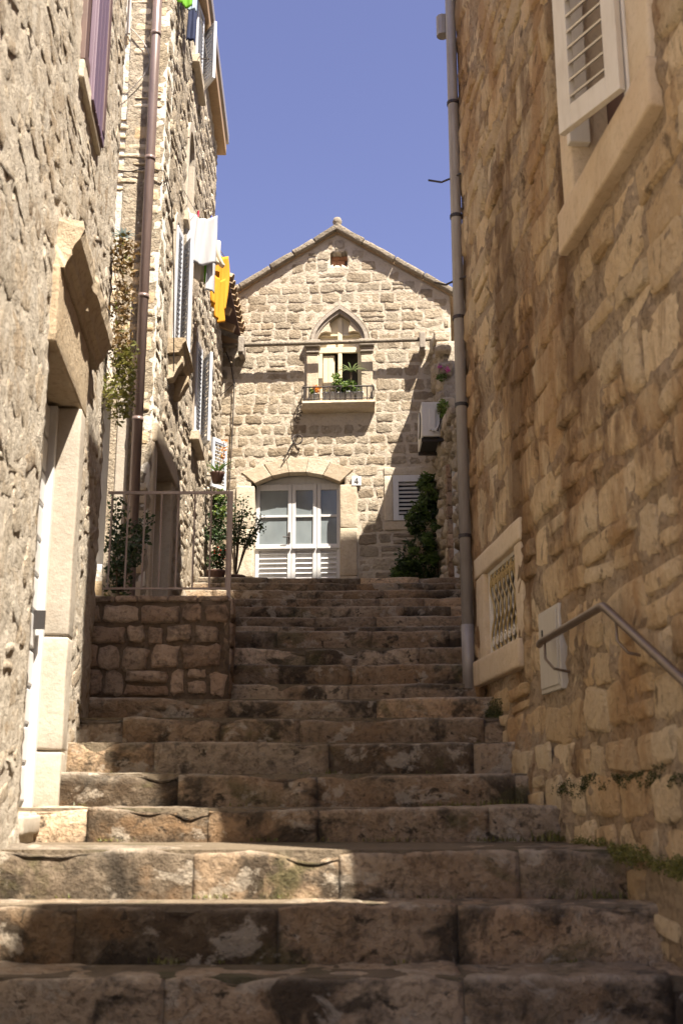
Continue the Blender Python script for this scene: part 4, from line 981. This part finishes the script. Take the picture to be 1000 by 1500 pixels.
rc = courses(-0.05, 3.3, 4.1, 8.5, (0.12, 0.24), (0.16, 0.36), 0.02, bl6s, zj=0.03, split=0.2, skew=0.06)
place_stones(rc, StoneLib(M['side_wall'], jit=0.1, seed=8), w6, frame_m(1.44, 16.0, R(-90)), P=(0.05, 0.10), out=(-0.03, 0.03), rotj=9, limit=220)
for k in range(9):
    zz = 4.12 + k * 0.19
    rblock('quoin', 1.48, 1.73, -0.05, 0.3, zz, zz + 0.18, M['terrace_stone'], w6, amp=0.012, bev=0.02)
dd6 = MB().box(1.7, 2.65, 0.20, 0.24, TOPZ, 5.75).build('door', M['white_paint'], h6, D5); MB().box(1.735, 1.80, 0.02, 0.2, TOPZ, 5.70).build('frame', M['white_paint'], dd6)
for k in range(16):
    u = rng.uniform(-0.02, 2.9); s = rng.uniform(0.08, 0.17)
    rblock('capstone', u - s, u + s, -0.1, 0.12, rtop(u) - 0.06, rtop(u) + rng.uniform(0.03, 0.12), M['side_wall'], w6, amp=0.03, bev=0.03)
sheet('end_wall', 0.0, 3.0, 3.0, 7.9, 0.12, M['side_wall'], h6, None, amp=0.03, loc=(3.35, 0.0, -TOPZ), rz=R(90), thick=0.3)
# house standing behind it, off the lane; its roof shades the stairs and part of the facade
h7 = thing('back_house', 'plain stone house set back behind the ruined wall', 'house', (1.85, 13.0, 2.0))
def slab_house(root, x0, x1, y0, y1, z1, z2, yr):
    MB().add([(x0, y0, 0), (x1, y0, 0), (x1, y1, 0), (x0, y1, 0), (x0, y0, z1), (x1, y0, z1), (x1, y1, z1), (x0, y1, z1), (x0, yr, z2), (x1, yr, z2)],
             [(0, 1, 5, 4), (1, 2, 6, 9, 5), (2, 3, 7, 6), (3, 0, 4, 8, 7), (4, 5, 9, 8), (7, 8, 9, 6), (0, 3, 2, 1)]).build('wall', M['side_wall'], root)
    MB().add([(x0 - .1, y0 - .1, z1), (x1, y0 - .1, z1), (x1, yr, z2 + .1), (x0 - .1, yr, z2 + .1), (x0 - .1, y1 + .1, z1), (x1, y1 + .1, z1)], [(0, 1, 2, 3), (3, 2, 5, 4)]).build('roof', M['tile'], root)
slab_house(h7, 0, 4, -0.6, 1.15, 7.2, 7.9, 0.3)
h9 = thing('rear_house', 'taller stone house behind the stained house', 'house', (1.95, 10.6, 1.5))
slab_house(h9, 0, 4, -2.4, 1.7, 11.55, 12.5, -0.4)

h8 = thing('corner_house', 'stone house across the side lane', 'house', (1.40, 1.5, 0.0))
slab_house(h8, 0, 6, -6.0, 0.0, 8.0, 9.2, -3.0)

# ------------------------------------------------------------------ terrace with railing
tr = thing('terrace_wall', 'low retaining wall of squared stones carrying the iron railing', 'wall', (-0.763, 7.62, 2.19))
D8 = (0, 0, -2.19); TZ = 2.87
tw = sheet('wall', -1.05, 0.0, 2.1, TZ - 0.02, 0.035, M['terrace_mortar'], tr, None, amp=0.012, freq=7, loc=D8, thick=0.2)
libT = StoneLib(M['terrace_stone'], jit=0.085, crisp=True, seed=9)
rc = courses(-1.0, -0.005, 2.2, TZ, (0.13, 0.20), (0.10, 0.34), 0.02, None, zj=0.012, split=0.25, skew=0.03)
place_stones(rc, libT, tw, frame_m(-0.763, 7.62, 0), P=(0.022, 0.04), out=(-0.004, 0.012), rotj=2)
ts = sheet('side_wall', 0.0, 2.4, 2.1, TZ - 0.02, 0.08, M['terrace_mortar'], tr, None, amp=0.012, freq=7, loc=D8, rz=R(95.14), thick=0.2)
place_stones(courses(0.0, 2.4, 2.2, TZ, (0.155, 0.185), (0.15, 0.4), 0.018), libT, ts, frame_m(-0.763, 7.62, R(95.14)), P=(0.02, 0.035))
MB().prism([(-1.6, 0), (0, 0), (0, 1), (-1.6, 1)], 0, 0.01)
MB().add([(-2.6, 0.05, TZ - 0.03), (-0.02, 0.05, TZ - 0.03), (-0.25, 2.5, TZ - 0.03), (-2.6, 2.5, TZ - 0.03), (-2.6, 0.05, 2.0), (-0.02, 0.05, 2.0), (-0.25, 2.5, 2.0), (-2.6, 2.5, 2.0)],
         [(0, 1, 2, 3), (7, 6, 5, 4), (0, 4, 5, 1), (1, 5, 6, 2), (2, 6, 7, 3), (3, 7, 4, 0)]).build('terrace_floor', M['street'], tr, D8)
x = -1.0
while x < -0.03:
    wd = rng.uniform(0.16, 0.3); rblock('capping_stone', x + 0.004, min(x + wd, 0.0) - 0.004, -0.02, 0.26, TZ - 0.03, TZ + 0.012, M['terrace_stone'], tr, D8, amp=0.008, bev=0.012); x += wd
rail = thing('iron_railing', 'thin painted metal railing on the terrace wall', 'railing', (-0.763, 7.72, TZ))
MB().box(-0.90, -0.012, -0.008, 0.008, 0.765, 0.785).build('top_rail', M['rail_paint'], rail); MB().box(-0.90, -0.012, -0.007, 0.007, 0.075, 0.088).build('bottom_rail', M['rail_paint'], rail)
MB().box(-0.038, -0.010, -0.013, 0.013, -0.02, 0.785).build('post', M['rail_paint'], rail)
for k in range(8): MB().tube([(-0.87 + k * 0.118, 0, 0.085), (-0.87 + k * 0.118, 0, 0.77)], 0.007, 6).build('baluster', M['rail_paint'], rail)

# ------------------------------------------------------------------ air conditioner on the ruined wall
ac = thing('air_conditioner', 'white air conditioner unit hanging on the wall above the ivy', 'air conditioner', (1.10, 14.62, 6.32))
acb = box('casing', 0.0, 0.255, 0.0, 0.8, 0.0, 0.50, M['ac_white'], ac, bevel=0.015)
MB().lathe([(0.19, 0), (0.19, 0.01), (0.0, 0.01)], (0, 0, 0), 20).build('fan_grille', M['dark'], acb).matrix_local = Matrix.Translation((-0.003, 0.33, 0.26)) @ Matrix.Rotation(R(-90), 4, 'Y')
for k in range(6): MB().tube([(-0.016, 0.33 + (0.03 + 0.03 * k) * math.cos(q * 0.4), 0.26 + (0.03 + 0.03 * k) * math.sin(q * 0.4)) for q in range(17)], 0.004, 4).build('guard_ring', M['ac_white'], acb)
box('valve_cover', 0.10, 0.19, -0.03, 0.0, 0.08, 0.40, M['ac_white'], ac, bevel=0.008)
for k in range(3): MB().tube([(0.13 + k * 0.025, -0.02, 0.1), (0.15 + k * 0.03, -0.07, 0.05), (0.22 + k * 0.02, -0.06, 0.12 + k * 0.05), (0.30, 0.0, 0.22 + k * 0.04), (0.36, 0.02, 0.1)], 0.011, 6).build('hose', M['ac_white'] if k < 2 else M['iron'], ac, smooth=True)
MB().box(0.0, 0.36, 0.06, 0.10, -0.05, -0.005).box(0.0, 0.36, 0.7, 0.74, -0.05, -0.005).build('bracket', M['iron'], ac)
MB().box(0.02, 0.24, 0.02, 0.78, -0.012, -0.001).build('base_tray', M['dark'], ac)

# ------------------------------------------------------------------ plants
def leaf_cloud(name, mat, parent, pts, n, size, spread, droop=0.3, elong=1.8, seed=0, loc=(0, 0, 0)):
    """n small folded leaves scattered about the given points (x, y, z, radius)"""
    r = random.Random(seed); m = MB(); tot = sum(p[3] ** 2 for p in pts)
    for p in pts:
        k = max(1, int(n * p[3] ** 2 / tot))
        for _ in range(k):
            d = Vector((r.gauss(0, 1), r.gauss(0, 1), r.gauss(0, 1))).normalized() * p[3] * r.random() ** 0.45
            c = Vector(p[:3]) + d
            a = Vector((r.gauss(0, 1), r.gauss(0, 1), r.gauss(0, 0.6) - droop)).normalized()
            b = a.cross(Vector((r.gauss(0, 1), r.gauss(0, 1), r.gauss(0, 1)))).normalized(); nn = a.cross(b)
            s = size * r.uniform(0.6, 1.35); l_ = s * elong / 2
            m.add([c - a * l_, c + b * s * 0.5 + nn * s * 0.12, c + a * l_, c - b * s * 0.5 + nn * s * 0.12], [(0, 1, 2), (0, 2, 3)])
    return m.build(name, mat, parent, loc)
def stems(name, parent, lines, r=0.006, mat=None):
    m = MB()
    for l_ in lines: m.tube(l_, r, 5, r * 0.4)
    return m.build(name, mat or M['stem'], parent)
def blade(m, base, d, length, width, curve, n=6):
    base = Vector(base); d = Vector(d).normalized(); side_ = d.cross(Vector((0, 0, 1)))
    side_ = side_.normalized() if side_.length > 0.01 else Vector((1, 0, 0)); V = []; p = base.copy(); v = d.copy()
    for i in range(n + 1):
        t = i / n; ww = width * (1 - t ** 1.6) * (0.7 + 0.6 * t * (1 - t)) + 0.001
        V += [p - side_ * ww / 2, p + side_ * ww / 2 ]
        p = p + v * length / n; v = (v + Vector((0, 0, -curve / n))).normalized()
    m.add(V, [(2 * i, 2 * i + 1, 2 * i + 3, 2 * i + 2) for i in range(n)])

# ivy and bamboo like climber in the corner by the louvred window
iv = thing('corner_climber', 'dense dark green climber filling the corner beside the louvred window', 'plant', (1.25, 15.55, TOPZ))
rr = random.Random(5); pts = []
for k in range(110):
    z = rr.random() ** 1.1 * 1.85; wdt = 0.62 * (1 - z / 2.1) ** 0.85 + 0.06
    xx = 0.14 - rr.random() * wdt * 1.15; pts.append((xx, rr.uniform(-0.22, 0.2), z + 0.03, 0.10))
leaf_cloud('foliage', M['leaf_dark'], iv, pts, 3400, 0.033, 0.1, 0.5, 2.4, 3)
leaf_cloud('foliage', M['leaf_mid'], iv, [(p[0] - 0.02, p[1] - 0.1, p[2], 0.08) for p in pts[::2]], 2600, 0.030, 0.1, 0.5, 2.6, 4)
mb = MB()
for k in range(150):
    a = rr.uniform(0, 6.28); blade(mb, (rr.uniform(-0.42, 0.1), rr.uniform(-0.3, 0.0), rr.uniform(0.02, 0.5)), (math.cos(a) * 0.6 - 0.2, -abs(math.sin(a)) * 0.6, 1), rr.uniform(0.15, 0.4), 0.02, 1.6)
mb.build('grass_blades', M['leaf_dark'], iv)
stems('stem', iv, [[(0.1, 0, 0), (0.08 + rr.uniform(-.05, .05), 0, 0.8), (0.1 + rr.uniform(-.08, .05), 0, 1.7)] for _ in range(6)])
# light green sprig and pink flowers at the ruined wall
sp = thing('wall_sprig', 'bright green leafy sprig growing from the ruined wall beside the air conditioner', 'plant', (1.40, 14.7, 6.55))
leaf_cloud('foliage', M['leaf_light'], sp, [(-0.02, -0.12, 0.2, 0.09), (0.0, -0.1, 0.08, 0.08), (0.0, -0.06, -0.04, 0.06)], 260, 0.03, .1, 0.3, 1.8, 6); stems('stem', sp, [[(0.1, 0, 0), (0, -0.1, 0.15)], [(0.1, 0, 0), (0, -0.08, -0.03)]])
pf = thing('pink_flowers', 'small pink flowers growing in the broken wall top', 'flower', (1.42, 14.9, 7.35))
leaf_cloud('petals', M['flower_pink'], pf, [(-0.03, -0.1, 0.05, 0.05), (0.06, -0.12, 0.0, 0.05)], 90, 0.022, .1, 0, 1.2, 7); leaf_cloud('foliage', M['leaf_mid'], pf, [(0.0, -0.05, -0.05, 0.09)], 120, 0.025, .1, 0.2, 1.8, 8)
# shrub in a pot left of the door, red flowers under it
sbv = thing('potted_shrub', 'open branched dark shrub in a pot left of the white door', 'plant', (-1.38, 14.4, TOPZ))
MB().lathe([(0.09, 0), (0.12, 0.20), (0.13, 0.21), (0.13, 0.23), (0.11, 0.23), (0.10, 0.2)], (0, 0, 0), 16).build('pot', M['brown_wood'], sbv, smooth=True)
lines = []; pts = []
for k in range(16):
    a = rr.uniform(-0.7, 0.75); l_ = rr.uniform(0.4, 0.7); e = (math.sin(a) * l_ * 0.75 + 0.05, rr.uniform(-0.2, 0.15), 0.3 + l_ * math.cos(a) * 1.45)
    mid = (e[0] * 0.45, e[1] * 0.5, 0.3 + (e[2] - 0.3) * 0.6); lines.append([(0, 0, 0.2), mid, e]); pts += [(*e, 0.10), (mid[0] * 1.2, mid[1], mid[2], 0.10), ((e[0] + mid[0]) / 2, e[1], (e[2] + mid[2]) / 2, 0.08)]
stems('stem', sbv, lines, 0.008); leaf_cloud('foliage', M['leaf_dark'], sbv, pts, 900, 0.026, .1, 0.2, 1.7, 9); leaf_cloud('foliage', M['leaf_mid'], sbv, [(p[0] - 0.12, p[1] - 0.1, p[2] + 0.05, p[3]) for p in pts[::4]], 160, 0.026, .1, 0.2, 1.7, 10)
rfp = thing('red_flower_pot', 'low potted plant with red flowers at the foot of the shrub', 'plant', (-1.60, 14.05, TOPZ))
MB().lathe([(0.08, 0), (0.12, 0.2), (0.13, 0.21), (0.13, 0.23), (0.11, 0.23)], (0, 0, 0), 14).build('pot', M['brown_wood'], rfp, smooth=True)
leaf_cloud('foliage', M['leaf_dark'], rfp, [(0, 0, 0.35, 0.15), (0.08, -0.05, 0.5, 0.13), (-0.02, 0, 0.72, 0.16), (0, 0, 0.95, 0.14), (0.02, 0, 1.15, 0.12)], 1100, 0.032, .1, 0.2, 1.7, 11); leaf_cloud('petals', M['flower_red'], rfp, [(0.08, -0.1, 0.42, 0.12)], 26, 0.02, .1, 0, 1.1, 12)
leaf_cloud('foliage', M['leaf_light'], rfp, [(0.0, -0.05, 1.22, 0.1), (0.03, -0.05, 1.0, 0.1)], 160, 0.03, .1, 0.2, 1.7, 13)
stems('stem', rfp, [[(0, 0, 0.15), (0.02, 0, 0.7), (0.0, 0, 1.2)]])
# hanging pot with spiky leaves and orange flowers under the far shutter
hp = thing('hanging_spiky_plant', 'spiky green plant with orange flowers hanging below the far white shutter', 'plant', (-1.60, 13.9, 5.45))
MB().lathe([(0.06, 0), (0.09, 0.12), (0.10, 0.14), (0.08, 0.14)], (0, 0, 0), 12).build('pot', M['brown_wood'], hp, smooth=True); MB().tube([(0, 0, 0.1), (-0.2, 0, 0.1)], 0.008, 5).build('bracket', M['iron'], hp)
for k in range(22):
    mb = MB(); a = k * 2.4; blade(mb, (0, 0, 0.12), (math.cos(a) * 0.7, math.sin(a) * 0.7, 0.5 + 0.5 * rr.random()), rr.uniform(0.22, 0.34), 0.03, 1.1); mb.build('leaf', M['leaf_mid'], hp)
leaf_cloud('petals', M['flower_orange'], hp, [(0.08, -0.05, 0.45, 0.05), (0.09, -0.05, 0.55, 0.05), (0.08, 0, 0.36, 0.05)], 60, 0.022, .1, 0, 1.2, 14); stems('stem', hp, [[(0, 0, 0.1), (0.05, -0.03, 0.35), (0.09, -0.05, 0.58)]], 0.005)
# balcony plants (in the gabled house's frame)
GM = frame_m(GX, GY, GRZ)
def gpt(u, out, z): return GM @ Vector((u, -out, z))
al = thing('potted_aloe', 'tall aloe with drooping pale green leaves in a grey pot on the balcony', 'plant', gpt(WC + 0.16, 0.105, 7.27))
def pot(parent, r, h, mat): return MB().lathe([(r * 0.7, 0), (r, h * 0.9), (r * 1.07, h * 0.92), (r * 1.07, h), (r * 0.85, h), (r * 0.8, h * 0.85)], (0, 0, 0), 14).build('pot', mat, parent, smooth=True)
pot(al, 0.075, 0.15, M['grey_pot']); MB().tube([(0, 0, 0.1), (0.0, 0, 0.3), (0.02, 0, 0.5)], 0.02, 7, 0.014).build('trunk', M['stem'], al)
for k in range(15):
    mb = MB(); a = k * 2.4 + 0.3; blade(mb, (0.02, 0, 0.47), (math.cos(a) * 0.8, math.sin(a) * 0.6, 0.85), rr.uniform(0.22, 0.32), 0.034, 1.8); mb.build('leaf', M['leaf_aloe'], al)
bu = thing('potted_bushy_plant', 'bushy green plant in a grey pot beside the aloe', 'plant', gpt(WC + 0.02, 0.105, 7.27))
pot(bu, 0.07, 0.14, M['grey_pot']); leaf_cloud('foliage', M['leaf_mid'], bu, [(-0.03, 0, 0.28, 0.11), (0.06, -0.02, 0.22, 0.11), (0.14, 0, 0.26, 0.10), (-0.07, 0, 0.40, 0.07), (0.22, 0, 0.2, 0.07)], 620, 0.026, .1, 0.1, 2.0, 15); leaf_cloud('foliage', M['leaf_light'], bu, [(-0.04, -0.06, 0.33, 0.1), (0.12, -0.06, 0.22, 0.1)], 160, 0.022, .1, 0.1, 2.0, 16); stems('stem', bu, [[(0, 0, 0.1), (-0.04, 0, 0.4)], [(0, 0, 0.1), (0.1, 0, 0.3)]], 0.005)
og = thing('potted_begonia', 'small orange leaved plant in a grey pot on the left of the balcony', 'plant', gpt(WC - 0.36, 0.105, 7.27))
pot(og, 0.06, 0.13, M['grey_pot']); leaf_cloud('foliage', M['flower_orange'], og, [(0.02, 0, 0.22, 0.07)], 60, 0.034, .1, 0, 1.3, 17); leaf_cloud('foliage', M['leaf_light'], og, [(-0.05, 0, 0.19, 0.05)], 40, 0.04, .1, 0, 1.2, 18)
for u, lb in ((-0.20, 'small grey pot beside the orange leaved plant on the balcony'), (-0.10, 'small grey pot next to the bushy plant behind the balcony rail'), (0.30, 'small grey pot on the far side of the aloe on the balcony')):
    q = thing('flower_pot', lb, 'flower pot', gpt(WC + u, 0.105, 7.27), group='grey pots on the balcony')
    pot(q, 0.062, 0.15, M['grey_pot']); leaf_cloud('foliage', M['leaf_olive'], q, [(0, 0, 0.16, 0.05)], 24, 0.02, .1, 0, 2.0, int(30 + u * 10))
# weeds hanging down the corner of the near left house
cx, cy = -1.60, 7.22
wd1 = thing('dry_wall_weed', 'dry brown weed hanging down the corner of the rubble house', 'plant', (cx, cy, 4.95))
pts = [(0.05 + 0.035 * math.sin(k * 2.1), 0.08 + rr.uniform(-.04, .08), 0.42 - k * 0.055, 0.075 + 0.02 * math.sin(k)) for k in range(17)]
leaf_cloud('foliage', M['leaf_dry'], wd1, pts, 900, 0.018, .1, 0.6, 2.2, 20); leaf_cloud('foliage', M['leaf_olive'], wd1, pts[::3], 160, 0.018, .1, 0.6, 2.0, 21); stems('stem', wd1, [[(-0.02, 0.05, 0.45), (0.06, 0.1, 0.1), (0.08, 0.1, -0.4)], [(-0.02, 0.05, 0.3), (0.04, 0.05, -0.1), (0.1, 0.08, -0.5)]], 0.004)
wd2 = thing('olive_wall_weed', 'olive green weed hanging from the corner of the rubble house below the dry one', 'plant', (cx, cy, 4.35))
pts = [(0.06 + rr.uniform(-.05, .09), 0.08 + rr.uniform(-.05, .08), 0.2 - k * 0.05, 0.085) for k in range(10)]
leaf_cloud('foliage', M['leaf_olive'], wd2, pts, 800, 0.020, .1, 0.4, 1.8, 22); stems('stem', wd2, [[(-0.03, 0.05, 0.2), (0.08, 0.1, 0.0), (0.12, 0.1, -0.3)], [(-0.03, 0.05, 0.1), (0.05, 0.1, -0.1), (0.05, 0.1, -0.35)]], 0.004)
wd3 = thing('grey_wall_succulent', 'small blue grey succulent on the corner of the rubble house', 'plant', (cx + 0.04, cy + 0.05, 5.42))
for k in range(12):
    mb = MB(); a = k * 2.4; blade(mb, (0, 0, 0), (math.cos(a), math.sin(a), 0.5), 0.10, 0.03, 0.6); mb.build('leaf', M['leaf_blue'], wd3)
# shrub behind the railing
bs2 = thing('terrace_shrub', 'dark leafy shrub behind the left end of the railing', 'plant', (-1.66, 8.25, TZ - 0.03))
lines = []; pts = []
for k in range(14):
    e = (rr.uniform(-0.1, 0.22), rr.uniform(-0.15, 0.2), rr.uniform(0.25, 0.92)); lines.append([(0, 0, 0), (e[0] * 0.4, e[1] * 0.4, e[2] * 0.6), e]); pts += [(*e, 0.07), (e[0] * 0.6, e[1] * 0.6, e[2] * 0.75, 0.08)]
stems('stem', bs2, lines, 0.006); leaf_cloud('foliage', M['leaf_dark'], bs2, pts, 1100, 0.024, .1, 0.1, 1.7, 23); leaf_cloud('foliage', M['leaf_olive'], bs2, [(-0.0, -0.3, 0.05, 0.08), (0.08, -0.32, 0.04, 0.08)], 200, 0.018, .1, -0.3, 1.8, 24)
# moss and grass tufts along the steps: countless
mo = MB(); r2 = random.Random(77)
def tuft(x, y_, z, n, hgt, spread):
    for _ in range(n):
        a = r2.uniform(0, 6.28); q = r2.random() ** 0.6 * spread; blade(mo, (x + q * math.cos(a), y_ + q * 0.4 * math.sin(a), z), (r2.gauss(0, .5), r2.gauss(0, .4), 1), hgt * r2.uniform(0.5, 1.2), 0.006, 0.8, 3)
def stepz(k): return ST_Z[k]
for (k, x, n, hh, s) in ((5, 0.60, 60, 0.03, 0.12), (5, -0.55, 14, 0.025, 0.06), (6, -0.06, 18, 0.03, 0.05), (4, 0.8, 90, 0.03, 0.16), (4, 0.25, 25, 0.025, 0.12), (3, -0.5, 20, 0.03, 0.06), (3, 0.4, 20, 0.02, 0.1), (2, -0.65, 25, 0.03, 0.06), (4, 1.05, 120, 0.06, 0.13), (3, 1.1, 60, 0.05, 0.15), (5, 0.85, 60, 0.05, 0.12), (4, -1.1, 20, 0.03, 0.1), (4, -0.4, 14, 0.03, 0.05)):
    tuft(x, ST_D[k + 1] - 0.03 if k + 1 < len(ST_D) else ST_D[k], stepz(k) - 0.006, n, hh, s)
for k in range(2, 12):
    for _ in range(5):
        xa, xb = step_bounds(k); tuft(r2.uniform(xa + 0.2, xb - 0.2), ST_D[k + 1] - 0.015, stepz(k) - 0.006, r2.randint(5, 16), 0.022, 0.035)
o = mo.build('grass', M['leaf_olive']); tag(o, 'short grass and moss growing in the joints of the steps', 'grass', kind='stuff')

rm = random.Random(31); WM = frame_m(0.95, 7.8, RRZ); mpts = []
for k in range(130):
    u = rm.uniform(2.0, 4.1); p = WM @ Vector((u, -0.012 - base_lump(u, 1.6), 1.59 + 0.02 * (u - 2) + 0.05 * noise.noise(Vector((u * 5, 0, 3))) + rm.uniform(-0.03, 0.03))); mpts.append((*p, rm.uniform(0.012, 0.024)))
for k in range(30):
    u = rm.uniform(0.35, 0.75); p = WM @ Vector((u, -0.02, rm.uniform(1.95, 2.12))); mpts.append((*p, rm.uniform(0.03, 0.05)))
o = leaf_cloud('moss', M['moss'], None, mpts, 12000, 0.006, .1, 0, 1.2, 41); tag(o, 'dark moss band growing along the foot of the stained wall', 'moss', kind='stuff')
mpts = []
for k in range(60):
    u = rm.uniform(2.35, 3.9); p = WM @ Vector((u, -0.03 - rm.random() * 0.05, 1.33 - 0.02 * (u - 2.3) + rm.uniform(-0.03, 0.03))); mpts.append((*p, rm.uniform(0.02, 0.04)))
o = leaf_cloud('ground_moss', M['leaf_olive'], None, mpts, 6000, 0.007, .1, 0, 1.3, 42); tag(o, 'olive moss clumps where the stained wall meets the broad step', 'moss', kind='stuff')

# ------------------------------------------------------------------ laundry
def cloth(name, mat, parent, outline, nx=14, nz=18, fold=0.02, seed=0, bend=0.0, sag=0.05):
    """outline(t) -> (left, right) half extents at height fraction t (0 top .. 1 bottom); hangs in local x-z"""
    r = random.Random(seed); V = []; F = []; ph = r.uniform(0, 6)
    for k in range(nz + 1):
        t = k / nz; a, b, z = outline(t)
        for i in range(nx + 1):
            s = i / nx; x = a + (b - a) * s
            y = fold * (0.4 + t) * math.sin(s * 9 + ph + t * 1.5) + fold * 0.6 * math.sin(s * 21 + ph * 2 + t * 3) + bend * (s - 0.5) ** 2
            V.append((x, y, z + 0.015 * math.sin(s * 13 + ph) * t - sag * (1 - t) ** 2 * math.sin(math.pi * s)))
    for k in range(nz):
        for i in range(nx):
            a = k * (nx + 1) + i; F.append((a, a + 1, a + nx + 2, a + nx + 1))
    o = MB().add(V, F).build(name, mat, parent, smooth=True)
    s = o.modifiers.new('thick', 'SOLIDIFY'); s.thickness = 0.004
    return o
P0, P1 = Vector((-1.66, 10.5, 7.70)), Vector((-1.36, 12.0, 7.66))
ln = thing('clothes_line', 'thin clothes line on a rod beside the tall house', 'clothes line', P1)
MB().tube([P0 - P1, Vector((0.5 * (P0 - P1).x, 0.5 * (P0 - P1).y, -0.02)), Vector((0, 0, 0))], 0.004, 5).build('line', M['white_paint'], ln); MB().tube([(0, 0, 0), (-0.42, 0.0, 0.02)], 0.012, 6).build('rod', M['iron'], ln)
LA = math.atan2(P1.y - P0.y, P1.x - P0.x)
def at_line(t): return P0 + (P1 - P0) * t
def hang(name, label, cat, t, rz, dz=0.0): 
    p = at_line(t); return thing(name, label, cat, (p.x, p.y, p.z + dz), rz)
g1 = hang('white_shirt', 'white shirt pegged upside down on the clothes line', 'shirt', 0.34, R(40))
cloth('body', M['cloth_white'], g1, lambda t: (-0.19 - 0.015 * t, 0.19 + 0.01 * t, -0.0 - 0.07 * (1 - abs(0.5 - t)) * 0 - 0.58 * t), fold=0.034, seed=3, bend=-0.25)
for sx in (-1, 1): cloth('sleeve', M['cloth_white'], g1, sag=0.0, outline= lambda t, sx=sx: ((-0.26 if sx < 0 else 0.12), (-0.12 if sx < 0 else 0.25), -0.36 - 0.5 * t), nx=6, fold=0.015, seed=5 + sx)
for x in (-0.17, 0.0, 0.17): MB().box(x - 0.006, x + 0.006, -0.012, 0.012, -0.04, 0.03).build('peg', M['peg_red'] if x == 0 else M['peg'], g1)
g4 = hang('striped_towel', 'brown striped towel hanging behind the white shirt', 'towel', 0.46, R(40)); cloth('fabric', M['cloth_cream'], g4, lambda t: (-0.1, 0.16, -0.72 * t), fold=0.012, seed=8); cloth('stripe', M['cloth_green'], g4, lambda t: (0.02, 0.05, -0.72 * t - 0.004), nx=3, fold=0.012, seed=8).location = (0, -0.02, 0)
g2 = hang('cream_socks', 'cream socks hanging between the white shirt and the yellow garment', 'socks', 0.72, R(50))
for x in (-0.04, 0.05):
    s_ = MB().tube([(x, 0, 0.0), (x + 0.005, 0, -0.14), (x + 0.02, 0, -0.2), (x + 0.07, 0, -0.26), (x + 0.10, 0, -0.27)], 0.036, 8, 0.03).build('sock', M['cloth_cream'], g2, smooth=True)
g3 = hang('yellow_shirt', 'bright orange yellow shirt hanging at the end of the clothes line', 'shirt', 0.88, R(58), -0.02)
cloth('body', M['cloth_yellow'], g3, lambda t: (-0.16 + 0.03 * math.sin(t * 5), 0.14 + 0.03 * math.sin(t * 4), -0.26 * 0 - 0.72 * t), fold=0.035, seed=11); cloth('sleeve', M['cloth_yellow'], g3, lambda t: (-0.12, 0.04, -0.35 - 0.55 * t), nx=6, fold=0.03, seed=13).location = (-0.03, -0.05, 0)
Q0 = Vector((-1.53, 9.9, 9.72))
l2 = thing('upper_clothes_line', 'upper clothes line below the top shutters of the tall house', 'clothes line', Q0)
MB().tube([(0.02, -0.78, 0.0), (0, 1.3, 0)], 0.004, 5).build('line', M['white_paint'], l2); MB().tube([(-0.25, -0.75, 0), (0.02, -0.75, 0)], 0.008, 5).build('rod', M['iron'], l2); MB().tube([(-0.25, 1.25, 0), (0.02, 1.25, 0)], 0.008, 5).build('rod', M['iron'], l2)
for nm, lb, mt, yy, ww, hh in (('green_cloth', 'green cloth hanging high on the upper clothes line', 'cloth_green', -0.42, 0.08, 0.62), ('pale_towel', 'pale blue towel hanging high beside the green cloth', 'cloth_grey', -0.12, 0.09, 0.42), ('navy_cloth', 'narrow navy cloth hanging high below the top shutters', 'cloth_blue', 0.14, 0.06, 0.6)):
    q = thing(nm, lb, 'laundry', (Q0.x - 0.02, Q0.y + yy, Q0.z), R(35)); cloth('fabric', M[mt], q, lambda t, ww=ww, hh=hh: (-ww, ww, -hh * t), fold=0.02, seed=int(ww * 100))
